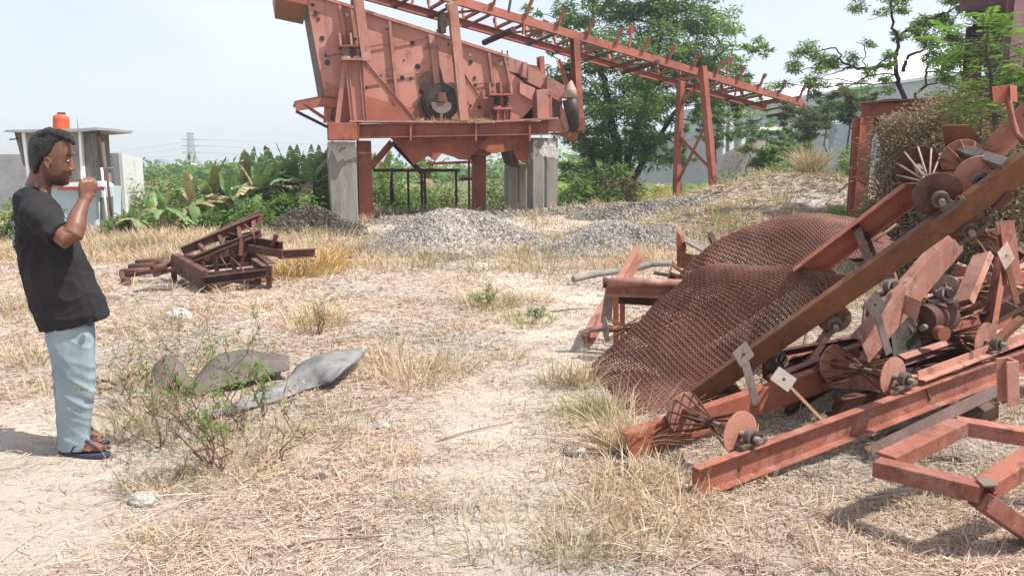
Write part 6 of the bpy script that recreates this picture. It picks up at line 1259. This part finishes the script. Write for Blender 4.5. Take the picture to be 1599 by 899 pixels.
def man():
    YP = 3.96; Pt = lambda px, py, s=0: W(px, py, YP+s)
    def loft(mb, rings, n=20):
        """rings: (px_left, px_right, py, half_depth, s) profile slices seen from the side"""
        b = len(mb.v); k = 0
        for (xl, xr, yl, yr, hd, s) in rings:
            l, r = W(xl, yl, YP+s), W(xr, yr, YP+s); c = (l+r)/2; h = (r-l)/2; dv = ray((xl+xr)/2, (yl+yr)/2); dv = Vector((dv.x, dv.y, 0)).normalized()
            for i in range(n):
                a = 6.283*i/n; ca = math.cos(a); sa = math.sin(a); e = .85
                mb.v.append(c+h*(abs(ca)**e*(1 if ca > 0 else -1))+dv*(hd*(abs(sa)**e*(1 if sa > 0 else -1))))
        m = len(rings)
        for j in range(m-1):
            for i in range(n):
                i2 = (i+1) % n; mb.f.append([b+j*n+i, b+j*n+i2, b+(j+1)*n+i2, b+(j+1)*n+i]); mb.sm.append(True)
        mb.f.append([b+i for i in range(n)][::-1]); mb.f.append([b+(m-1)*n+i for i in range(n)]); mb.sm += [True, True]
    base = G(132, 716); base.z = Hs(base.x, base.y)
    root = thing('person', base, 'man in black t-shirt and light jeans standing side on, one hand raised to his mouth', 'person')
    RX = lambda a: Matrix.Rotation(a, 3, 'Y')
    # ---- body (skin): head, neck, arms, hands, legs, feet in one surface
    b = MB(); s_ = 4.0/F*1.0           # metres per pixel at the man
    loft(b, [(60, 92, 205, 205, .030, 0), (50, 107, 213, 213, .062, 0), (46, 113, 226, 224, .074, 0), (46, 113.5, 238, 236, .077, 0), (47, 113.3, 244, 241, .077, 0), (48, 110.2, 252, 250, .075, 0), (50, 110.3, 258, 258, .073, 0), (52, 109.3, 264, 265, .070, 0), (54, 108.2, 270, 270, .066, 0), (57, 107.5, 276, 277, .060, 0), (61, 107, 281, 283, .052, 0), (69, 104, 286, 288.5, .040, 0), (80, 99, 288, 291.5, .024, 0)])   # head
    loft(b, [(48, 88, 262, 270, .052, 0), (44, 83, 275, 285, .054, 0), (39, 80, 288, 300, .060, 0), (38, 80, 296, 310, .080, 0)])   # neck
    hp = lambda px, py, s=0: W(px, py, YP+s)
    # face relief
    b.ell(hp(109.5, 240, 0), (.016, .046, .009)); b.path([hp(109, 245, 0), hp(111.5, 254, 0), hp(113.6, 262, 0)], [.011, .0105, .0115], 10); b.ell(hp(113.8, 264, 0), (.012, .012, .009)); b.ell(hp(111.2, 265.5, -.012), (.009, .008, .007)); b.ell(hp(111.2, 265.5, .012), (.009, .008, .007))
    for sg in (-1, 1):
        b.ell(hp(106.2, 249.5, sg*.032), (.0125, .015, .0075))
    b.ell(hp(107.5, 271.5, 0), (.012, .024, .008)); b.ell(hp(107.3, 277, 0), (.011, .022, .008)); b.ell(hp(102, 285.5, 0), (.017, .024, .014))
    # near arm
    SH = hp(60, 332, -.165); EL = hp(106, 374, -.225); WR = hp(131, 315, -.12); 
    b.path([hp(56, 322, -.12), SH, SH.lerp(EL, .35), SH.lerp(EL, .7), EL, EL.lerp(WR, .12)+Vector((.012, 0, 0)), EL.lerp(WR, .35)+Vector((.010, 0, 0)), EL.lerp(WR, .65), WR, WR.lerp(hp(138, 304, -.10), .8)], [.045, .055, .056, .053, .050, .050, .048, .039, .029, .028], 16)
    # near hand: palm facing the mouth, fingers curled
    def hand(P0, fwd, side, nrm, sc=1.0, curl=1.0, mirror=1):
        fwd = fwd.normalized(); nrm = (nrm-fwd*nrm.dot(fwd)).normalized(); side = fwd.cross(nrm).normalized()*mirror
        for i, w_ in enumerate((-.03, -.011, .010, .029)):
            b.path([P0+side*w_*.6*sc, P0+(fwd*.045+side*w_)*sc, P0+(fwd*(.082-.004*abs(i-1))+side*w_)*sc], [.015*sc, .0155*sc, .0125*sc], 8)
        L = (.072, .080, .074, .058); 
        for i, w_ in enumerate((-.031, -.011, .010, .029)):
            k = P0+(fwd*(.084-.004*abs(i-1))+side*w_)*sc; a = (.75+.12*i)*curl; pts = [k-fwd*.012*sc, k]; d = fwd; cur = k
            for seg, f in ((.42, .8), (.33, 1.0), (.25, .75)):
                d = (Matrix.Rotation(a*f*mirror, 3, side) @ d).normalized(); cur = cur+d*L[i]*seg*sc; pts.append(cur)
            b.path(pts, [.0095*sc, .0105*sc, .0095*sc, .0085*sc, .007*sc], 8)
        t0 = P0+(fwd*.02-side*.026)*sc; t1 = t0+(fwd*.028-side*.012+nrm*.022)*sc; t2 = t1+(fwd*.030+side*.008+nrm*.018)*sc; t3 = t2+(fwd*.020+side*.012+nrm*.004)*sc
        b.path([P0, t0, t1, t2, t3], [.016*sc, .0165*sc, .0135*sc, .011*sc, .008*sc], 8)
    hand(hp(134, 309, -.115), Vector((.20, .12, 1)), None, Vector((-.8, .6, .1)), 1.05, 1.75, 1)
    # far arm hangs, forearm forward a little
    SF = hp(62, 330, .19); EF = hp(66, 400, .25); WF = hp(92, 448, .22); b.path([hp(60, 322, .14), SF, SF.lerp(EF, .5), EF, EF.lerp(WF, .4), WF], [.062, .058, .052, .044, .042, .028], 14); hand(WF, Vector((.5, 0, -1)), None, Vector((.3, -1, .2)), .95, .6, -1)
    # torso core under the shirt, pelvis, legs
    loft(b, [(42, 78, 300, 306, .09, 0), (32, 86, 325, 330, .14, 0), (38, 108, 380, 385, .14, 0), (56, 130, 450, 450, .12, 0), (84, 130, 510, 505, .10, 0), (94, 126, 540, 540, .07, 0)])
    for sg in (-1, 1):
        s = sg*.095; b.path([hp(110, 525, s*.8), hp(114, 580, s), hp(114, 640, s), hp(115, 690, s), hp(112, 708, s)], [.055, .05, .045, .038, .034], 14)
        an = G(112 if sg < 0 else 114, 712 if sg < 0 else 697); z0 = Hs(an.x, an.y)+.022
        f0 = Vector((hp(108, 700, s).x, YP+s, z0)); d = Vector((.98, -.12 if sg < 0 else -.05, 0)).normalized(); q = Vector((-d.y, d.x, 0))
        b.path([f0-d*.02+Vector((0, 0, .03)), f0+d*.04+Vector((0, 0, .045)), f0+d*.10+Vector((0, 0, .040)), f0+d*.155+Vector((0, 0, .024)), f0+d*.19+Vector((0, 0, .016))], [.030, .036, .033, .026, .017], 12)
        b.path([f0+d*.02+Vector((0, 0, .03)), f0+d*.02+Vector((0, 0, .09))], [.034, .028], 12)
        for k in range(5):
            L_ = (.052, .045, .040, .034, .028)[k]; w_ = (-.030, -.012, .003, .017, .029)[k]*(-1 if sg < 0 else 1); r_ = (.0125, .0095, .009, .0085, .008)[k]; p = f0+d*(.160-.012*k)+q*w_*1.05+Vector((0, 0, .012)); b.path([p-d*.03+Vector((0, 0, .006)), p+d*L_*.5+Vector((0, 0, .004)), p+d*L_+Vector((0, 0, -.002))], [r_*1.05, r_, r_*.8], 8)
        # flip flop
        so_ = [];
        for k in range(28):
            a = 6.283*k/28; x = math.cos(a); y = math.sin(a); wd = .045+.006*x; so_.append(f0+d*(.085+.145*x)+q*(wd*y)+Vector((0, 0, -.022)))
        slp = thing('flip_flop', f0, ('navy flip-flop on the near foot of the man' if sg < 0 else 'navy flip-flop on the far foot of the man'), 'flip-flop') if False else root
        sl = MB().prism(so_, (0, 0, .02)).build('flip_flop', M['navy'], root, .003)
        tb_ = f0+d*.175+q*(-.018 if sg > 0 else .018)*-1*(1)+Vector((0, 0, .024)); st = MB()
        for e in (-1, 1): st.path([tb_, f0+d*.12+q*e*.022+Vector((0, 0, .066)), f0+d*.06+q*e*.043+Vector((0, 0, .035)), f0+d*.04+q*e*.045+Vector((0, 0, 0))], [.005, .007, .006, .005], 8)
        st.build('strap', M['navy'], sl)
    # ear
    ear = hp(75, 254, -.078)
    b.ell(ear, (.0135, .006, .026), RX(.2)); b.path([ear+Vector((.010, -.005, .008)), ear+Vector((.004, -.009, .026)), ear+Vector((-.010, -.011, .020)), ear+Vector((-.013, -.010, 0)), ear+Vector((-.006, -.007, -.022)), ear+Vector((.004, -.004, -.030))], [.0045, .0055, .0055, .0055, .0055, .006], 8)
    b.ell(hp(75, 254, .078), (.015, .010, .027), RX(.2))
    bo = fuse(b, 'body', 'skin', root, .0050, 3)
    def poly(x, y, pts):
        d = -1e9; n = len(pts); ins = False; best = 1e9
        for i in range(n):
            x0, y0 = pts[i]; x1, y1 = pts[(i+1) % n]; 
            if (y0 > y) != (y1 > y) and x < (x1-x0)*(y-y0)/(y1-y0)+x0: ins = not ins
            t = max(0, min(1, ((x-x0)*(x1-x0)+(y-y0)*(y1-y0))/((x1-x0)**2+(y1-y0)**2))); best = min(best, math.hypot(x-x0-t*(x1-x0), y-y0-t*(y1-y0)))
        return best if ins else -best
    BE = [(77, 256), (82, 258), (84, 268), (92, 273.5), (101, 274), (104, 269.5), (108, 266.5), (116, 268), (116, 296), (88, 296), (78, 287), (75, 270)]
    vals = []
    for v in bo.data.vertices:
        p = v.co+root_loc(root); 
        if p.z < 1.36 or p.z > 1.60: vals.append(0.0); continue
        q = proj(Vector((p.x, YP, p.z))); vals.append(max(0, min(1, .5+poly(q[0], q[1], BE)/3.0)))
    at = bo.data.attributes.new('beard', 'FLOAT', 'POINT'); at.data.foreach_set('value', vals)
    for sg in (-1, 1):
        e = MB(); e.ell(hp(107.0, 251.3, sg*.034), (.0105, .0125, .0042), n=14, m=10); ey = e.build('eye', M['eyewhite'], root); MB().ell(hp(108.4, 251.3, sg*.036), (.0075, .0055, .0043), n=10, m=8).build('iris', M['black'], ey)
        e = MB(); e.path([hp(103, 244, sg*.058), hp(108, 241.8, sg*.047), hp(112.6, 243, sg*.02)], [.003, .0048, .003], 6); e.build('eyebrow', M['hair'], root)
    l = MB(); l.ell(hp(108.8, 272.3, 0), (.010, .020, .0055)); l.ell(hp(108.4, 276.6, 0), (.010, .018, .0058)); fuse(l, 'lips', 'lip', root, .003, 3)
    # hair
    h = MB(); loft(h, [(51, 60, 273, 271, .050, 0), (47.5, 63, 265, 262, .073, 0), (45.5, 68, 257, 255, .081, 0), (44.5, 80, 250, 248, .084, 0), (43.5, 84, 243, 242, .086, 0), (43, 93, 236, 235, .087, 0), (43, 96, 228, 227, .087, 0), (45, 101, 221, 221, .084, 0), (49, 111, 212, 215, .074, 0), (56, 108, 206, 209, .052, 0), (66, 94, 202, 203, .030, 0)])
    hair_c = [(66, 207, .026), (77, 205, .032), (89, 206, .032), (99, 209, .030), (107, 214, .026), (113, 219.5, .019)]
    random.seed(5)
    for (x, y, r) in hair_c:
        for s in (-.045, -.015, .02, .05): h.ell(hp(x+random.uniform(-2, 2), y+random.uniform(-1.5, 1.5)+abs(s)*60, s), (r*random.uniform(.7, 1), r*.7, r*random.uniform(.5, .75)))
    fuse(h, 'hair', 'hair', root, .005, 3, lambda p: .0035*mnoise.noise(Vector((p.x*40, p.y*40, p.z*14)))+.002*mnoise.noise(p*110))
    # ---- shirt
    t = MB()
    loft(t, [(40, 80, 288, 300, .076, 0), (31, 84, 294, 308, .125, 0), (22, 92, 304, 319, .180, 0), (18, 102, 325, 336, .200, 0), (18.5, 113, 350, 355, .198, 0), (21, 124, 380, 382, .190, 0), (26, 139, 410, 408, .185, 0), (33, 152, 440, 436, .188, 0), (42, 164, 470, 463, .192, 0), (51, 170, 494, 480, .190, 0), (60, 173, 517, 489, .186, 0)])
    t.path([hp(58, 322, -.09), hp(59, 331, -.155), SH.lerp(EL, .3)+Vector((0, -.004, 0)), SH.lerp(EL, .62)+Vector((0, -.006, 0)), SH.lerp(EL, .80)+Vector((0, -.006, 0))], [.072, .080, .078, .076, .073], 22)
    t.path([hp(60, 322, .10), hp(60, 331, .17), SF.lerp(EF, .35), SF.lerp(EF, .75)], [.07, .075, .075, .073], 18)
    rdg = lambda v: (1-abs(mnoise.noise(v)))**5
    def fold(p):
        q = p; z = q.z; a = .005*mnoise.noise(Vector((q.x*7+q.z*5, q.y*6, q.z*3.2)))+.0035*mnoise.noise(Vector((q.x*16-q.z*9, q.y*14, q.z*7)))
        # drag lines from the armpit to the belly
        c = hp(78, 360); r = Vector((q.x-c.x, 0, q.z-c.z)); ang = math.atan2(r.z, r.x); ln = r.length
        a += .0045*math.sin(ang*11+ln*6)*math.exp(-((ln-.18)/.16)**2)*(1 if q.y < YP else .6)
        a += .008*rdg(Vector((q.x*5+q.z*3.5, q.y*5, q.z*5-q.x*4)))+.004*rdg(Vector((q.x*10-q.z*6, q.y*9+4, q.z*10)))-.006; return a
    sh_ = fuse(t, 'shirt', 'shirt', root, .0065, 5, fold); vals = []
    for v in sh_.data.vertices:
        p = v.co+root_loc(root); q = proj(p); x, y = q; m = 0
        if 101 < x < 111 and 322 < y < 345 and p.y < YP+.12: m = 1 if mnoise.noise(Vector((x*.8, y*.35, 0))) > -.12 and x < 112-(y-322)*.15 else 0
        if 15 < x < 23 and 345 < y < 384 and mnoise.noise(Vector((x*.9, y*.5, 3))) > .05: m = 1
        vals.append(float(m))
    at = sh_.data.attributes.new('print', 'FLOAT', 'POINT'); at.data.foreach_set('value', vals)
    # ---- jeans
    j = MB()
    loft(j, [(70, 144, 478, 470, .155, 0), (68, 148, 496, 492, .160, 0), (66, 150, 512, 506, .168, 0), (70, 150, 535, 530, .165, 0), (74, 151, 556, 552, .15, 0)])
    for sg in (-1, 1):
        s = sg*.085; k = 0 if sg < 0 else -1
        loft(j, [(80+k, 138+k, 488, 486, .05, s), (74+k, 146+k, 512, 510, .078, s), (74+k, 150+k, 538, 536, .090, s), (78+k, 151+k, 562, 560, .094, s), (84+k, 152+k, 590, 588, .088, s), (85+k, 150+k, 615, 612, .082, s), (86+k, 147+k, 640, 640, .080, s), (89+k, 143+k, 665, 667, .076, s), (90+k, 141+k, 684, 684, .074, s), (90+k, 141+k, 702, 699, .073, s)])
    def jf(p):
        q = p; kn = W(120, 598, YP).z; z = q.z; a = .006*mnoise.noise(Vector((q.x*9, q.y*7, q.z*5)))
        a += .007*math.sin(z*70+q.x*60+q.y*15+3*mnoise.noise(q*6))*math.exp(-((z-kn)/.08)**2)*max(0, .4+mnoise.noise(Vector((q.x*5, q.y*5, q.z*9))))
        zc = W(115, 690, YP).z; a += .008*math.sin(z*95+q.x*45-q.y*20+4*mnoise.noise(q*7))*math.exp(-((z-zc)/.055)**2)
        a += (.009*rdg(Vector((q.x*6+q.z*3, q.y*6, q.z*13+q.x*6)))+.002*rdg(Vector((q.x*12, q.y*12+5, q.z*22-q.x*10))))*(.45+.8*math.exp(-((z-kn)/.1)**2)+.8*math.exp(-((z-zc)/.07)**2))-.006; a *= max(0, min(1, (z-base.z-.065)/.06)); zt = W(115, 520, YP).z; a += .004*math.sin(z*40-q.x*50+3*mnoise.noise(q*5))*math.exp(-((z-zt)/.07)**2); return a
    jn = fuse(j, 'jeans', 'denim', root, .0068, 4, jf); sm_ = jn.modifiers.new('soften', 'SMOOTH'); sm_.iterations = 3; sm_.factor = .5
    sm = MB(); pts = [(104, 500, -.172), (111, 530, -.185), (117, 560, -.190), (117, 600, -.178), (115, 640, -.172), (114, 680, -.160)]; sm.path([hp(*q) for q in pts], .0022, 5)
    MB().box(hp(141, 503, -.165), (.02, .015, .038), RX(.2)).build('belt_pouch', M['black'], root, .004)
    MB().path([hp(127, 301, -.115), hp(121, 292, -.06), hp(114, 277, -.01)][1:], .004, 8).build('cigarette', M['paper']) if False else None
man()
# ------------------------------------------------------------------ thin haze of the hot day
def haze():
    mb = MB().box((0, 160, 8), (760, 420, 18)); m = bpy.data.materials.new('haze'); m.use_nodes = True; n = m.node_tree.nodes; n.clear()
    out = n.new('ShaderNodeOutputMaterial'); v = n.new('ShaderNodeVolumePrincipled'); v.inputs['Density'].default_value = .0014; v.inputs['Color'].default_value = (.86, .92, 1, 1); v.inputs['Anisotropy'].default_value = .3
    m.node_tree.links.new(v.outputs[0], out.inputs['Volume']); o = mb.build('haze', m); tag(o, 'thin pale haze in the air over the yard', None, None, 'stuff')
haze()
